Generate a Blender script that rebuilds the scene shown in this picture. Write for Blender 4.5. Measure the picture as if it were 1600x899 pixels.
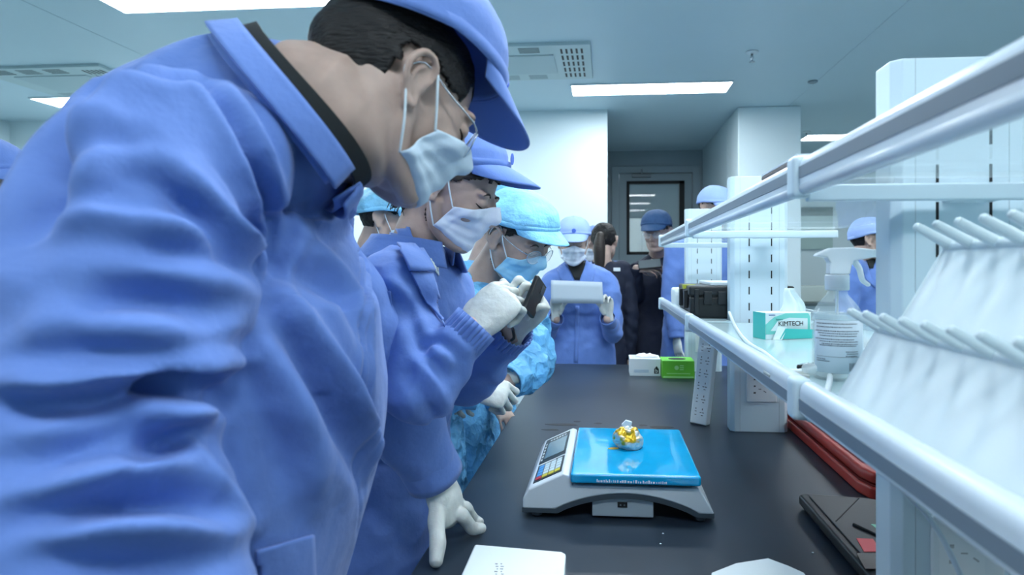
import bpy, bmesh, math, random
import numpy as np
from mathutils import Vector, Matrix, noise
from mathutils.bvhtree import BVHTree

for o in list(bpy.data.objects): bpy.data.objects.remove(o)
S = bpy.context.scene
COL = S.collection
R = math.radians
PI = math.pi
random.seed(4)

# ---------------------------------------------------------------- camera, world, exposure
CH = 1.32                       # lens height
YAW = math.atan(0.085)
SA, CA = math.sin(YAW), math.cos(YAW)
cam = bpy.data.cameras.new('camera'); camo = bpy.data.objects.new('camera', cam); COL.objects.link(camo)
camo.location = (0, 0, CH); camo.rotation_euler = (R(90), 0, YAW)
cam.sensor_width = 36; cam.lens = 22.5
cam.shift_x = -63/1600; cam.shift_y = -33.5/1600
cam.clip_start = 0.05
cam.dof.use_dof = True; cam.dof.focus_distance = 1.55; cam.dof.aperture_fstop = 5.0
S.camera = camo
w = bpy.data.worlds.new('room_air'); S.world = w; w.use_nodes = True
w.node_tree.nodes['Background'].inputs[0].default_value = (0.62, 0.80, 0.95, 1)
w.node_tree.nodes['Background'].inputs[1].default_value = 0.30
S.view_settings.view_transform = 'Standard'; S.view_settings.look = 'None'
S.view_settings.gamma = 1; S.view_settings.use_curve_mapping = False
S.view_settings.exposure = 1.0
LAMP = 15.0
LAMP_COL = (0.88, 0.955, 1.0)
CEIL = 2.69
DESK = 0.80

def P(px, py, fwd):             # a measured picture point at a given distance -> world
    r = (px-863)/1000*fwd
    return Vector((r*CA-fwd*SA, r*SA+fwd*CA, CH+(416-py)/1000*fwd))
def onz(px, py, z):
    return P(px, py, (CH-z)*1000/(py-416))

# ---------------------------------------------------------------- materials
MATS = {}
def mat(name, col, rough=0.5, metal=0.0, emit=0, trans=0, ior=1.45, alpha=1, spec=0.5, sss=0, coat=0,
        noise_s=0, noise_a=0.0, bump=0, bump_s=50, stretch=(1,1,1), sheen=0, col2=None, bump_kind='noise', bump_d=0.01):
    if name in MATS: return MATS[name]
    m = bpy.data.materials.new(name); m.use_nodes = True; MATS[name] = m
    nt = m.node_tree; b = nt.nodes['Principled BSDF']
    b.inputs['Base Color'].default_value = (*col, 1); b.inputs['Roughness'].default_value = rough
    b.inputs['Metallic'].default_value = metal; b.inputs['IOR'].default_value = ior
    b.inputs['Transmission Weight'].default_value = trans; b.inputs['Alpha'].default_value = alpha
    b.inputs['Specular IOR Level'].default_value = spec
    b.inputs['Coat Weight'].default_value = coat
    b.inputs['Sheen Weight'].default_value = sheen
    if sss:
        b.inputs['Subsurface Weight'].default_value = sss; b.inputs['Subsurface Radius'].default_value = (0.012, 0.005, 0.003)
        b.inputs['Subsurface Scale'].default_value = 0.6
    if emit:
        b.inputs['Emission Color'].default_value = (*(col2 or col), 1); b.inputs['Emission Strength'].default_value = emit
    tc = nt.nodes.new('ShaderNodeTexCoord'); mp = nt.nodes.new('ShaderNodeMapping')
    mp.inputs['Scale'].default_value = stretch
    nt.links.new(tc.outputs['Object'], mp.inputs['Vector'])
    if noise_s:
        n = nt.nodes.new('ShaderNodeTexNoise'); n.inputs['Scale'].default_value = noise_s; n.inputs['Detail'].default_value = 5
        nt.links.new(mp.outputs[0], n.inputs['Vector'])
        cr = nt.nodes.new('ShaderNodeValToRGB')
        c2 = col2 if (col2 and not emit) else tuple(min(1, c*(1-noise_a)) for c in col)
        cr.color_ramp.elements[0].color = (*c2, 1); cr.color_ramp.elements[1].color = (*[min(1, c*(1+noise_a*0.4)) for c in col], 1)
        cr.color_ramp.elements[0].position = 0.35; cr.color_ramp.elements[1].position = 0.65
        nt.links.new(n.outputs['Fac'], cr.inputs[0]); nt.links.new(cr.outputs[0], b.inputs['Base Color'])
    if bump:
        if bump_kind == 'voronoi':
            n2 = nt.nodes.new('ShaderNodeTexVoronoi'); n2.feature = 'F1'; out = n2.outputs['Distance']
            n0 = nt.nodes.new('ShaderNodeTexNoise'); n0.inputs['Scale'].default_value = bump_s*0.6; n0.inputs['Detail'].default_value = 3
            nt.links.new(mp.outputs[0], n0.inputs['Vector'])
            mx = nt.nodes.new('ShaderNodeMixRGB'); mx.inputs[0].default_value = 0.06
            nt.links.new(mp.outputs[0], mx.inputs[1]); nt.links.new(n0.outputs['Color'], mx.inputs[2])
            nt.links.new(mx.outputs[0], n2.inputs['Vector'])
        else:
            n2 = nt.nodes.new('ShaderNodeTexNoise'); n2.inputs['Detail'].default_value = 4; out = n2.outputs['Fac']
            nt.links.new(mp.outputs[0], n2.inputs['Vector'])
        n2.inputs['Scale'].default_value = bump_s
        bp = nt.nodes.new('ShaderNodeBump'); bp.inputs['Strength'].default_value = bump; bp.inputs['Distance'].default_value = bump_d
        nt.links.new(out, bp.inputs['Height']); nt.links.new(bp.outputs[0], b.inputs['Normal'])
    return m

COAT = mat('blue_coat_cloth', (0.118, 0.218, 0.55), 0.72, noise_s=4, noise_a=0.10, bump=0.35, bump_s=22, bump_d=0.012, sheen=0.15, spec=0.25)
CAPM = mat('blue_cap_cloth', (0.135, 0.24, 0.59), 0.75, bump=0.2, bump_s=40, sheen=0.15, spec=0.25)
CAPL = mat('pale_blue_cap_cloth', (0.30, 0.43, 0.78), 0.75, bump=0.2, bump_s=40, spec=0.25)
CAPD = mat('dark_blue_cap_cloth', (0.018, 0.06, 0.15), 0.8, bump=0.3, bump_s=60)
GOWN = mat('disposable_gown', (0.16, 0.50, 0.86), 0.55, noise_s=9, noise_a=0.28, bump=0.8, bump_s=30, bump_kind='voronoi', bump_d=0.014, spec=0.4)
BOUF = mat('disposable_cap', (0.25, 0.62, 0.92), 0.6, noise_s=14, noise_a=0.25, bump=0.6, bump_s=38, bump_d=0.012)
NAVY = mat('navy_cloth', (0.012, 0.018, 0.040), 0.8, bump=0.3, bump_s=25)
BLACKC = mat('black_jersey', (0.010, 0.014, 0.016), 0.85, bump=0.2, bump_s=300, bump_d=0.002)
TROUS = mat('dark_trousers', (0.02, 0.025, 0.05), 0.8)
SHOEM = mat('white_shoe', (0.6, 0.65, 0.7), 0.6)
SKIN = mat('skin', (0.46, 0.34, 0.29), 0.5, sss=0.12, noise_s=30, noise_a=0.10, bump=0.12, bump_s=220, bump_d=0.002, spec=0.4)
SKIN2 = mat('pale_skin', (0.55, 0.42, 0.37), 0.5, sss=0.12, noise_s=25, noise_a=0.08, bump=0.08, bump_s=220, bump_d=0.002, spec=0.4)
HAIR = mat('black_hair', (0.008, 0.008, 0.009), 0.55, bump=0.9, bump_s=160, stretch=(0.3, 1, 1.6), bump_d=0.004, spec=0.4)
HAIRB = mat('brown_black_hair', (0.022, 0.016, 0.013), 0.45, bump=0.9, bump_s=130, stretch=(0.2, 1, 1.3), bump_d=0.004)
MASK = mat('pale_mask', (0.60, 0.74, 0.86), 0.7, bump=0.25, bump_s=60, bump_d=0.004)
MASKW = mat('white_mask', (0.68, 0.76, 0.88), 0.7, bump=0.2, bump_s=60, bump_d=0.004)
MASKB = mat('light_blue_mask', (0.36, 0.68, 0.88), 0.7, bump=0.3, bump_s=60, bump_d=0.004)
LOOP = mat('mask_elastic', (0.70, 0.80, 0.86), 0.7)
GLOVE = mat('latex_glove', (0.60, 0.64, 0.62), 0.42, bump=0.5, bump_s=45, noise_s=30, noise_a=0.10, sss=0.1, bump_d=0.006)
STEEL = mat('steel_wire', (0.55, 0.6, 0.65), 0.25, metal=1)
LENS = mat('clear_lens', (0.9, 0.95, 1), 0.02, alpha=0.22, spec=0.8)
LASH = mat('lash_black', (0.02, 0.015, 0.015), 0.7)
WHITEP = mat('white_powder_coat', (0.60, 0.74, 0.82), 0.35)
WHITEG = mat('white_plastic', (0.72, 0.80, 0.84), 0.4)
GREYS = mat('grey_stripe', (0.16, 0.21, 0.26), 0.5)
DARK = mat('slot_black', (0.006, 0.008, 0.01), 0.6)
BLK = mat('black_plastic', (0.012, 0.015, 0.018), 0.4, bump=0.1, bump_s=200, bump_d=0.002)

# ---------------------------------------------------------------- object helpers
def link(name, me, m=None, parent=None, smooth=True):
    o = bpy.data.objects.new(name, me); COL.objects.link(o)
    if m is not None:
        me.materials.clear()
        for k in (m if isinstance(m, (list, tuple)) else [m]): me.materials.append(k)
    if smooth and len(me.polygons):
        me.polygons.foreach_set('use_smooth', [True]*len(me.polygons))
        me.update()
    return o
def empty(name, loc, label, cat, group=None):
    o = bpy.data.objects.new(name, None); COL.objects.link(o); o.location = loc; o.empty_display_size = 0.05
    tag(o, label, cat, group); return o
def tag(o, label, cat=None, group=None):
    o['label'] = label
    if cat: o['category'] = cat
    if group: o['group'] = group
    return o
def struct(o): o['kind'] = 'structure'; return o
def setparent(o, parent):
    o.parent = parent
    root = parent
    while root.parent: root = root.parent
    o.matrix_parent_inverse = Matrix.Translation(-root.location) if parent is root else Matrix.Identity(4)
    return o
# all meshes are authored in world space; child of a thing's Empty gets the inverse of its location
def part(name, me, m, parent, smooth=True, label=None):
    o = link(name, me, m, None, smooth); setparent(o, parent)
    if label: o['label'] = label
    return o
class MB:
    def __init__(s): s.v = []; s.f = []; s.mi = []
    def add(s, v, f, mi=0):
        n = len(s.v); s.v += [tuple(p) for p in v]; s.f += [tuple(i+n for i in q) for q in f]; s.mi += [mi]*len(f); return s
    def box(s, x0, y0, z0, x1, y1, z1, M=None, mi=0):
        v = [Vector(p) for p in [(x0,y0,z0),(x1,y0,z0),(x1,y1,z0),(x0,y1,z0),(x0,y0,z1),(x1,y0,z1),(x1,y1,z1),(x0,y1,z1)]]
        if M is not None: v = [M @ p for p in v]
        return s.add(v, [(0,3,2,1),(4,5,6,7),(0,1,5,4),(1,2,6,5),(2,3,7,6),(3,0,4,7)], mi)
    def prism(s, pts, axis, a, b, M=None, mi=0):      # pts: 2-D outline in the two other axes
        def mk(p, t):
            q = {'x': (t, p[0], p[1]), 'y': (p[0], t, p[1]), 'z': (p[0], p[1], t)}[axis]
            return M @ Vector(q) if M is not None else Vector(q)
        n = len(pts)
        v = [mk(p, a) for p in pts]+[mk(p, b) for p in pts]
        f = [tuple(range(n))[::-1], tuple(range(n, 2*n))]+[(i, (i+1) % n, (i+1) % n+n, i+n) for i in range(n)]
        return s.add(v, f, mi)
    def lathe(s, prof, c, n=40, axis=(0,0,1), mi=0):
        q = Vector(axis).to_track_quat('Z', 'Y'); c = Vector(c)
        v = []; f = []
        for (r, z) in prof:
            for i in range(n):
                a = 2*PI*i/n; v.append(c+q @ Vector((r*math.cos(a), r*math.sin(a), z)))
        for k in range(len(prof)-1):
            for i in range(n): f.append((k*n+i, k*n+(i+1) % n, (k+1)*n+(i+1) % n, (k+1)*n+i))
        f.append(tuple(range(n))[::-1]); f.append(tuple(range((len(prof)-1)*n, len(prof)*n)))
        return s.add(v, f, mi)
    def tube(s, pts, rad, n=12, mi=0, **k):
        v, f = tube(pts, rad, n, **k); return s.add(v, f, mi)
    def mesh(s, bevel=0, seg=2, fixn=True):
        me = bpy.data.meshes.new('m'); me.from_pydata([tuple(p) for p in s.v], [], s.f)
        me.polygons.foreach_set('material_index', s.mi)
        bm = bmesh.new(); bm.from_mesh(me)
        if fixn: bmesh.ops.recalc_face_normals(bm, faces=bm.faces)
        if bevel:
            ed = [e for e in bm.edges if len(e.link_faces) == 2 and e.calc_face_angle(0) > R(25)]
            bmesh.ops.bevel(bm, geom=ed, offset=bevel, segments=seg, profile=0.6, affect='EDGES', clamp_overlap=True)
        bm.to_mesh(me); bm.free(); me.update()
        return me
    def put(s, name, m, parent=None, bevel=0, seg=2, smooth=None, label=None):
        me = s.mesh(bevel, seg)
        sm = (bevel > 0) if smooth is None else smooth
        o = part(name, me, m, parent, sm, label) if parent is not None else link(name, me, m, None, sm)
        if sm:
            md = o.modifiers.new('wn', 'WEIGHTED_NORMAL'); md.keep_sharp = True
        return o
def crom(pts, t):
    n = len(pts)-1; t = max(0, min(1, t))*n; i = min(int(t), n-1); u = t-i
    p = [pts[max(0, i-1)], pts[i], pts[i+1], pts[min(n, i+2)]]
    return 0.5*((2*p[1])+(p[2]-p[0])*u+(2*p[0]-5*p[1]+4*p[2]-p[3])*u*u+(3*p[1]-p[0]-3*p[2]+p[3])*u*u*u)
def tube(pts, rad, n=24, step=None, side=None, fold=0, ff=14, seed=0, cap=True, ends=(1, 1), power=1):
    pts = [np.array(p, float) for p in pts]
    rad = rad if isinstance(rad, (list, tuple)) else [rad]*len(pts)
    rad = [np.array(r if hasattr(r, '__len__') else (r, r), float) for r in rad]
    L = sum(np.linalg.norm(pts[i+1]-pts[i]) for i in range(len(pts)-1))
    step = step or max(L/60, 0.25*min(r[0] for r in rad)+0.0005)
    m = max(3, int(L/step)+1)
    C = [crom(pts, i/(m-1)) for i in range(m)]; RR = [crom(rad, i/(m-1)) for i in range(m)]
    V = []; F = []
    prev = None
    rings = []
    for i in range(m):
        t = C[min(m-1, i+1)]-C[max(0, i-1)]; t = t/(np.linalg.norm(t)+1e-9)
        if side is not None:
            l = np.array(side, float); l = l-t*np.dot(l, t)
        else:
            l = prev if prev is not None else (np.cross(t, [0, 0, 1]) if abs(t[2]) < 0.9 else np.cross(t, [1, 0, 0]))
            l = l-t*np.dot(l, t)
        l = l/(np.linalg.norm(l)+1e-9); prev = l
        fw = np.cross(l, t)
        rings.append((C[i], fw, l, t, RR[i]))
    def ring(c, fw, l, ra, rb, u=0, fo=0):
        for k in range(n):
            a = 2*PI*k/n
            ca, sa = math.cos(a), math.sin(a)
            if power != 1:
                ca = math.copysign(abs(ca)**power, ca); sa = math.copysign(abs(sa)**power, sa)
            w_ = 1
            if fo:
                x = u*ff+0.55*math.sin(a+seed)+0.3*math.sin(2*a+seed*2.3+u*9)
                s_ = math.sin(x*2*PI)
                mod = 0.5+0.5*math.sin(a*1+seed*1.7+u*5)
                w_ = 1+fo*(s_ if s_ < 0 else s_*0.5)*(0.35+0.65*mod)
            V.append(c+fw*ra*ca*w_+l*rb*sa*w_)
    if cap and ends[0]:
        c, fw, l, t, r = rings[0]
        for q in (1.0, 0.6):
            ring(c-t*min(r)*0.6*math.sin(q*PI/2), fw, l, r[0]*max(0.08, math.cos(q*PI/2)), r[1]*max(0.08, math.cos(q*PI/2)))
    for i, (c, fw, l, t, r) in enumerate(rings): ring(c, fw, l, r[0], r[1], i/(m-1)*L, fold)
    if cap and ends[1]:
        c, fw, l, t, r = rings[-1]
        for q in (0.6, 1.0):
            ring(c+t*min(r)*0.6*math.sin(q*PI/2), fw, l, r[0]*max(0.08, math.cos(q*PI/2)), r[1]*max(0.08, math.cos(q*PI/2)))
    nr = len(V)//n
    for i in range(nr-1):
        for k in range(n): F.append((i*n+k, i*n+(k+1) % n, (i+1)*n+(k+1) % n, (i+1)*n+k))
    F.append(tuple(range(n))[::-1]); F.append(tuple(range((nr-1)*n, nr*n)))
    return [tuple(v) for v in V], F
def ell(c, r, n=20, M=None):
    V = []; F = []; c = Vector(c); m = n//2
    for j in range(1, m):
        e = -PI/2+PI*j/m
        for i in range(n):
            a = 2*PI*i/n; V.append(c+Vector((r[0]*math.cos(e)*math.cos(a), r[1]*math.cos(e)*math.sin(a), r[2]*math.sin(e))))
    V.append(c-Vector((0, 0, r[2]))); V.append(c+Vector((0, 0, r[2])))
    b = len(V)-2
    for j in range(m-2):
        for i in range(n): F.append((j*n+i, j*n+(i+1) % n, (j+1)*n+(i+1) % n, (j+1)*n+i))
    for i in range(n):
        F.append((b, (i+1) % n, i)); F.append((b+1, (m-2)*n+i, (m-2)*n+(i+1) % n))
    if M is not None: V = [M @ v for v in V]
    return V, F
def fuse(shapes, vox, smooth=3, factor=0.5):
    mb = MB()
    for v, f in shapes: mb.add(v, f)
    me = bpy.data.meshes.new('t'); me.from_pydata([tuple(p) for p in mb.v], [], mb.f)
    o = bpy.data.objects.new('t', me); COL.objects.link(o)
    md = o.modifiers.new('r', 'REMESH'); md.mode = 'VOXEL'; md.voxel_size = vox
    if smooth:
        ms = o.modifiers.new('s', 'SMOOTH'); ms.iterations = smooth; ms.factor = factor
    dg = bpy.context.evaluated_depsgraph_get(); dg.update()
    out = bpy.data.meshes.new_from_object(o.evaluated_get(dg))
    bpy.data.objects.remove(o); bpy.data.meshes.remove(me)
    return out
def evalmods(me, mods):
    o = bpy.data.objects.new('t', me); COL.objects.link(o)
    for kind, kw in mods:
        md = o.modifiers.new('m', kind)
        for k, v in kw.items(): setattr(md, k, v)
    dg = bpy.context.evaluated_depsgraph_get(); dg.update()
    out = bpy.data.meshes.new_from_object(o.evaluated_get(dg)); bpy.data.objects.remove(o)
    return out
def coords(me):
    a = np.empty(len(me.vertices)*3, np.float32); me.vertices.foreach_get('co', a); return a.reshape(-1, 3).astype(float)
def setco(me, a): me.vertices.foreach_set('co', a.astype(np.float32).ravel()); me.update()
def normals(me):
    a = np.empty(len(me.vertices)*3, np.float32); me.vertices.foreach_get('normal', a); return a.reshape(-1, 3).astype(float)
def bvh_of(me): return BVHTree.FromPolygons([v.co[:] for v in me.vertices], [p.vertices[:] for p in me.polygons])
def cast(bvh, px, py):
    o = Vector((0, 0, CH)); d = (P(px, py, 1)-o).normalized()
    h = bvh.ray_cast(o, d)
    return h[0], h[1]
def dist_poly(co, pl):
    """distance to a 3-D polyline and the parameter along it"""
    best = np.full(len(co), 1e9); par = np.zeros(len(co)); n = len(pl)-1
    for i in range(n):
        a = pl[i]; b = pl[i+1]; ab = b-a
        t = np.clip(((co-a) @ ab)/(ab @ ab+1e-12), 0, 1)
        d = np.linalg.norm(co-(a+t[:, None]*ab), axis=1)
        k = d < best; best[k] = d[k]; par[k] = (i+t[k])/n
    return best, par
def folds(me, curves, back=0.35):
    """curves: (list of surface points seen from the lens, amplitude m (+ ridge, - groove), width m). Displaces along normals."""
    bvh = bvh_of(me); co = coords(me); nn = normals(me)
    disp = np.zeros(len(co))
    for pts, amp, wd in curves:
        # densify + cast
        q = []
        pp = [np.array(p, float) for p in pts]
        m = 8*(len(pp)-1)+1
        for i in range(m):
            c = crom(pp, i/(m-1)); h = cast(bvh, c[0], c[1])[0]
            if h is not None: q.append(np.array(h))
        if len(q) < 2: continue
        d, t = dist_poly(co, q)
        fade = np.sin(np.clip(t, 0.02, 0.98)*PI)**0.6
        g = np.exp(-(d/wd)**2)
        g2 = np.exp(-((d-wd*1.9)/(wd*1.1))**2)
        disp += amp*fade*(g-back*g2)
    setco(me, co+nn*disp[:, None])
def crinkle(me, amp, sc, seed=0, ridged=False, aniso=(1, 1, 1)):
    co = coords(me); nn = normals(me); d = np.zeros(len(co)); off = Vector((seed*7.1, seed*3.3, seed))
    for i in range(len(co)):
        v = Vector((co[i][0]*aniso[0], co[i][1]*aniso[1], co[i][2]*aniso[2]))*sc+off
        x = noise.noise(v)+0.5*noise.noise(v*2.1)
        if ridged: x = 0.5-abs(x)*1.6
        d[i] = x
    setco(me, co+nn*(d*amp)[:, None])
def text(name, s, size, M, m, parent, ext=0.0004, label=None, bold=0):
    c = bpy.data.curves.new('t', 'FONT'); c.body = s; c.size = size; c.extrude = ext; c.align_x = 'CENTER'; c.align_y = 'CENTER'; c.offset = bold
    o = bpy.data.objects.new('t', c); COL.objects.link(o)
    dg = bpy.context.evaluated_depsgraph_get(); dg.update()
    me = bpy.data.meshes.new_from_object(o.evaluated_get(dg)); bpy.data.objects.remove(o)
    me.transform(M)
    return part(name, me, m, parent, False, label)
def frame(o, x, z):     # matrix with local x along x, z along z
    x = Vector(x).normalized(); z = Vector(z); z = (z-x*z.dot(x)).normalized(); y = z.cross(x)
    M = Matrix((x, y, z)).transposed().to_4x4(); M.translation = Vector(o); return M
# ================================================================ THE ROOM
WALL = mat('wall_panel', (0.68, 0.80, 0.84), 0.45, noise_s=0.6, noise_a=0.03)
CEILM = mat('ceiling_panel', (0.56, 0.70, 0.77), 0.5, noise_s=0.8, noise_a=0.03)
FLOORM = mat('floor_vinyl', (0.24, 0.34, 0.36), 0.35, noise_s=3, noise_a=0.15)
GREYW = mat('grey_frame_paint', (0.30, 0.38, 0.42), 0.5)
DOORM = mat('door_paint', (0.28, 0.36, 0.40), 0.45)
YB = 5.62; XL = -5.65; XR = 5.2; YN = -3.0; YF = 9.0; AX = 1.125; CX = 1.655; AY = 7.66
def st(name, boxes, m, bevel=0):
    b = MB()
    for x in boxes: b.box(*x)
    return struct(b.put(name, m, None, bevel))
st('floor', [(XL-.1, YN-.1, -.1, XR+.1, YF+.1, 0)], FLOORM)
st('ceiling', [(XL-.1, YN-.1, CEIL, XR+.1, YF+.1, CEIL+.1)], CEILM)
st('wall_left', [(XL-.1, YN, 0, XL, YB, CEIL)], WALL)
st('wall_right', [(XR, YN, 0, XR+.1, YF, CEIL)], WALL)
st('wall_near', [(XL-.1, YN-.1, 0, XR+.1, YN, CEIL)], WALL)
st('wall_far', [(XL-.1, YB, 0, 0.006, YB+.12, CEIL)], WALL)
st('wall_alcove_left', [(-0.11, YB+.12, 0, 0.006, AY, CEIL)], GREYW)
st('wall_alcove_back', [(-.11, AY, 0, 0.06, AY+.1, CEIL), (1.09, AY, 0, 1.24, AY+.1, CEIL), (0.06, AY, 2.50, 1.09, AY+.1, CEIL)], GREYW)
st('wall_column', [(AX, YB, 0, CX, YB+.5, CEIL)], WALL, 0.012)
st('wall_alcove_right', [(AX, YB+.5, 0, AX+.12, AY, CEIL)], WALL)
st('wall_back_right', [(CX-.4, YF, 0, XR, YF+.1, CEIL)], WALL)
# panel joints of the far wall
b = MB()
for x in (-4.75, -3.55, -2.35, -1.15): b.box(x-.004, YB-.003, 0.1, x+.004, YB, CEIL)
struct(b.put('trim_1', GREYW))
b = MB(); b.box(XL, YB-.012, 0, .006, YB, .1); struct(b.put('baseboard_far', GREYW))
# ceiling panel joint (thin line)
b = MB()
for x in (-3.0, 1.55): b.box(x-.003, YN, CEIL-.002, x+.003, YF, CEIL)
struct(b.put('trim_2', mat('joint', (.47, .60, .67), .6)))

# door with frame, glazing, closer, handle
fr = MB()
fr.box(0.06, AY-.04, 0, 0.145, AY+.06, 2.50); fr.box(1.005, AY-.04, 0, 1.09, AY+.06, 2.50); fr.box(0.145, AY-.04, 2.42, 1.005, AY+.06, 2.50)
fro = struct(fr.put('trim_3', GREYW, None, 0.004))
dl = MB()
x0, x1 = 0.15, 1.0
wx0, wx1, wz0, wz1 = 0.235, 0.915, 1.455, 2.33
dl.box(x0, AY, 0.01, wx0, AY+.045, 2.415); dl.box(wx1, AY, .01, x1, AY+.045, 2.415)
dl.box(wx0, AY, .01, wx1, AY+.045, wz0); dl.box(wx0, AY, wz1, wx1, AY+.045, 2.415)
door = struct(dl.put('door_1', DOORM))
g = MB()
for (a, c, d, e) in ((wx0, wz0, wx0+.035, wz1), (wx1-.06, wz0, wx1, wz1), (wx0, wz0, wx1, wz0+.035), (wx0, wz1-.035, wx1, wz1)):
    g.box(a, AY-.008, c, d, AY+.05, e)
g.put('window_frame', DARK, door)
g = MB(); g.box(wx0+.03, AY+.015, wz0+.03, wx1-.05, AY+.021, wz1-.03)
g.put('pane', mat('door_glass', (.55, .68, .72), .02, alpha=.35, spec=1.0), door)
g = MB(); g.box(x0+.02, AY-.004, .02, x1-.02, AY, .45); g.put('kick_plate', mat('kick', (.36, .43, .46), .3, metal=.4), door)
g = MB(); g.box(.30, AY-.06, 2.37, .52, AY, 2.405); g.box(.40, AY-.075, 2.40, .42, AY-.05, 2.46); g.put('door_closer', mat('closer_grey', (.2, .24, .26), .4), door, .004)
g = MB(); g.tube([(.20, AY-.0, 1.02), (.20, AY-.05, 1.02), (.23, AY-.055, 1.02), (.31, AY-.055, 1.02)], .009); g.put('door_handle', STEEL, door, smooth=True)
# corridor beyond the glazing: walls, an added panel imitating a glass reflection and lamps
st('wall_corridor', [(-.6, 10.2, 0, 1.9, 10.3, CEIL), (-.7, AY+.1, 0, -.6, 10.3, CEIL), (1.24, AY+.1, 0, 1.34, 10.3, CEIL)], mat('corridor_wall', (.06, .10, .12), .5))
b = MB(); b.box(.2, 9.6, 0, .86, 9.68, 2.03); o = b.put('cupboard', mat('reflection_white', (.75, .86, .86), .4), None, .006)
g = MB(); g.box(.52, 9.595, .1, .524, 9.6, 1.95); part('panel_line', g.mesh(), GREYS, o, False)
tag(o, 'added pale panel behind the door glass, standing in for a bright reflection', 'cupboard')
struct(o) if False else None

# ---------------------------------------------------------------- ceiling lamps
LIT = mat('lamp_diffuser', (1, 1, 1), .5, emit=LAMP, col2=LAMP_COL)
FRW = mat('lamp_frame', (.6, .7, .74), .4)
def lamp(name_label, x, y, grp='ceiling light panels', L=1.19, W=.28):
    t = empty('ceiling_light', (x, y, CEIL-.012), name_label, 'ceiling light', grp)
    b = MB()
    for q in ((-L/2-.01, -W/2-.01, L/2+.01, -W/2), (-L/2-.01, W/2, L/2+.01, W/2+.01), (-L/2-.01, -W/2, -L/2, W/2), (L/2, -W/2, L/2+.01, W/2)):
        b.box(x+q[0], y+q[1], CEIL-.012, x+q[2], y+q[3], CEIL+.002)
    b.put('frame', FRW, t)
    b = MB(); b.box(x-L/2, y-W/2, CEIL-.008, x+L/2, y+W/2, CEIL+.001); b.put('diffuser', LIT, t)
    return t
VIS = {(2, 3): 'long white ceiling light panel glowing above the alcove door, right of the vent',
       (0, 3): 'small sliver of glowing ceiling light at the far left, beside the shoulder',
       (1, 2): 'large glowing ceiling light panel cut by the top edge of the picture',
       (3, 4): 'glowing ceiling light panel on the right, half hidden by the upper shelf'}
for i, x in enumerate((-4.07, -1.98, .331, 2.68)):
    for j, y in enumerate((-.4, None, 3.09 if i < 2 else 2.95, 4.96, 7.0)):
        if y is None or (j == 4 and i < 3): continue
        if i == 3 and j == 3: continue
        if j == 2 and i == 0: continue
        lamp(VIS.get((i, j), 'white ceiling light panel out of the picture overhead or behind the viewer'), x, y)
for x in (-4.07, -1.98, .331, 2.68):
    if x > 0: lamp('white ceiling light panel out of the picture overhead or behind the viewer', x, 1.35)
for (x, y) in ((.55, 8.6),):
    lamp('ceiling light panel in the corridor behind the door glass', x, y)

# ---------------------------------------------------------------- ceiling units
GRILL = mat('unit_grey', (.50, .62, .64), .5)
def unit(x1, y0, lab):
    # slab with louvre rows and a slotted block
    x0 = x1-.95; y1 = y0+.72
    t = empty('air_vent', ((x0+x1)/2, (y0+y1)/2, CEIL-.02), lab, 'vent', 'ceiling air units')
    b = MB(); b.box(x0, y0, CEIL-.02, x1, y1, CEIL+.001); b.put('panel', GRILL, t, .004)
    b = MB(); b.box(x0+.16, y0+.17, CEIL-.026, x1-.24, y1-.17, CEIL-.02); b.put('access_cover', mat('unit_cover', (.44, .56, .59), .5), t)
    s = MB()
    for k in range(5):
        for j in range(5):
            xx = x1-.19+k*.032; yy = y0+.07+j*.125; s.box(xx, yy, CEIL-.0215, xx+.013, yy+.085, CEIL-.0199)
    s.put('slot_block', DARK, t)
    for k in range(3):
        s = MB(); xx = x0+.10+k*.2
        for j in range(4): s.box(xx, y0+.035+j*.026, CEIL-.0215, xx+.13, y0+.047+j*.026, CEIL-.0199)
        s.put('louvre', mat('louvre_dark', (.12, .16, .17), .6), t)
        s = MB()
        for j in range(4): s.box(xx, y1-.12+j*.026, CEIL-.0215, xx+.13, y1-.112+j*.026, CEIL-.0199)
        s.put('louvre', mat('louvre_light', (.3, .38, .4), .6), t)
    return t
unit(-.10, 3.9, 'grey ceiling air vent panel with slots, above the blue cap visor')
unit(-3.42, 4.05, 'grey ceiling air vent panel at the far left above the shoulder')
def sprinkler(p, lab, s=1):
    x, y = p.x, p.y
    t = empty('sprinkler', (x, y, CEIL), lab, 'sprinkler', 'ceiling sprinklers')
    b = MB(); b.lathe([(.04*s, 0), (.04*s, -.006), (.02*s, -.012), (.012, -.014)], (x, y, CEIL)); b.put('escutcheon', WHITEG, t, smooth=True)
    b = MB(); b.lathe([(.008, -.014), (.008, -.035), (.013, -.037), (.006, -.05), (.004, -.062)], (x, y, CEIL), 16); b.lathe([(.017, -.062), (.018, -.066), (.003, -.067)], (x, y, CEIL), 16); b.put('head', STEEL, t, smooth=True)
sprinkler(onz(1175, 81, CEIL), 'small chrome fire sprinkler on the ceiling right of the long light')
sprinkler(onz(1260, 206, CEIL), 'small chrome fire sprinkler just above the right-hand light panel')
q = onz(1270, 127, CEIL); b = MB(); b.lathe([(.035, 0), (.035, -.008), (.025, -.014)], (q.x, q.y, CEIL)); tag(b.put('detector', mat('det', (.25, .32, .36), .5), None, smooth=True), 'tiny round grey detector on the ceiling near the column', 'detector')

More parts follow.
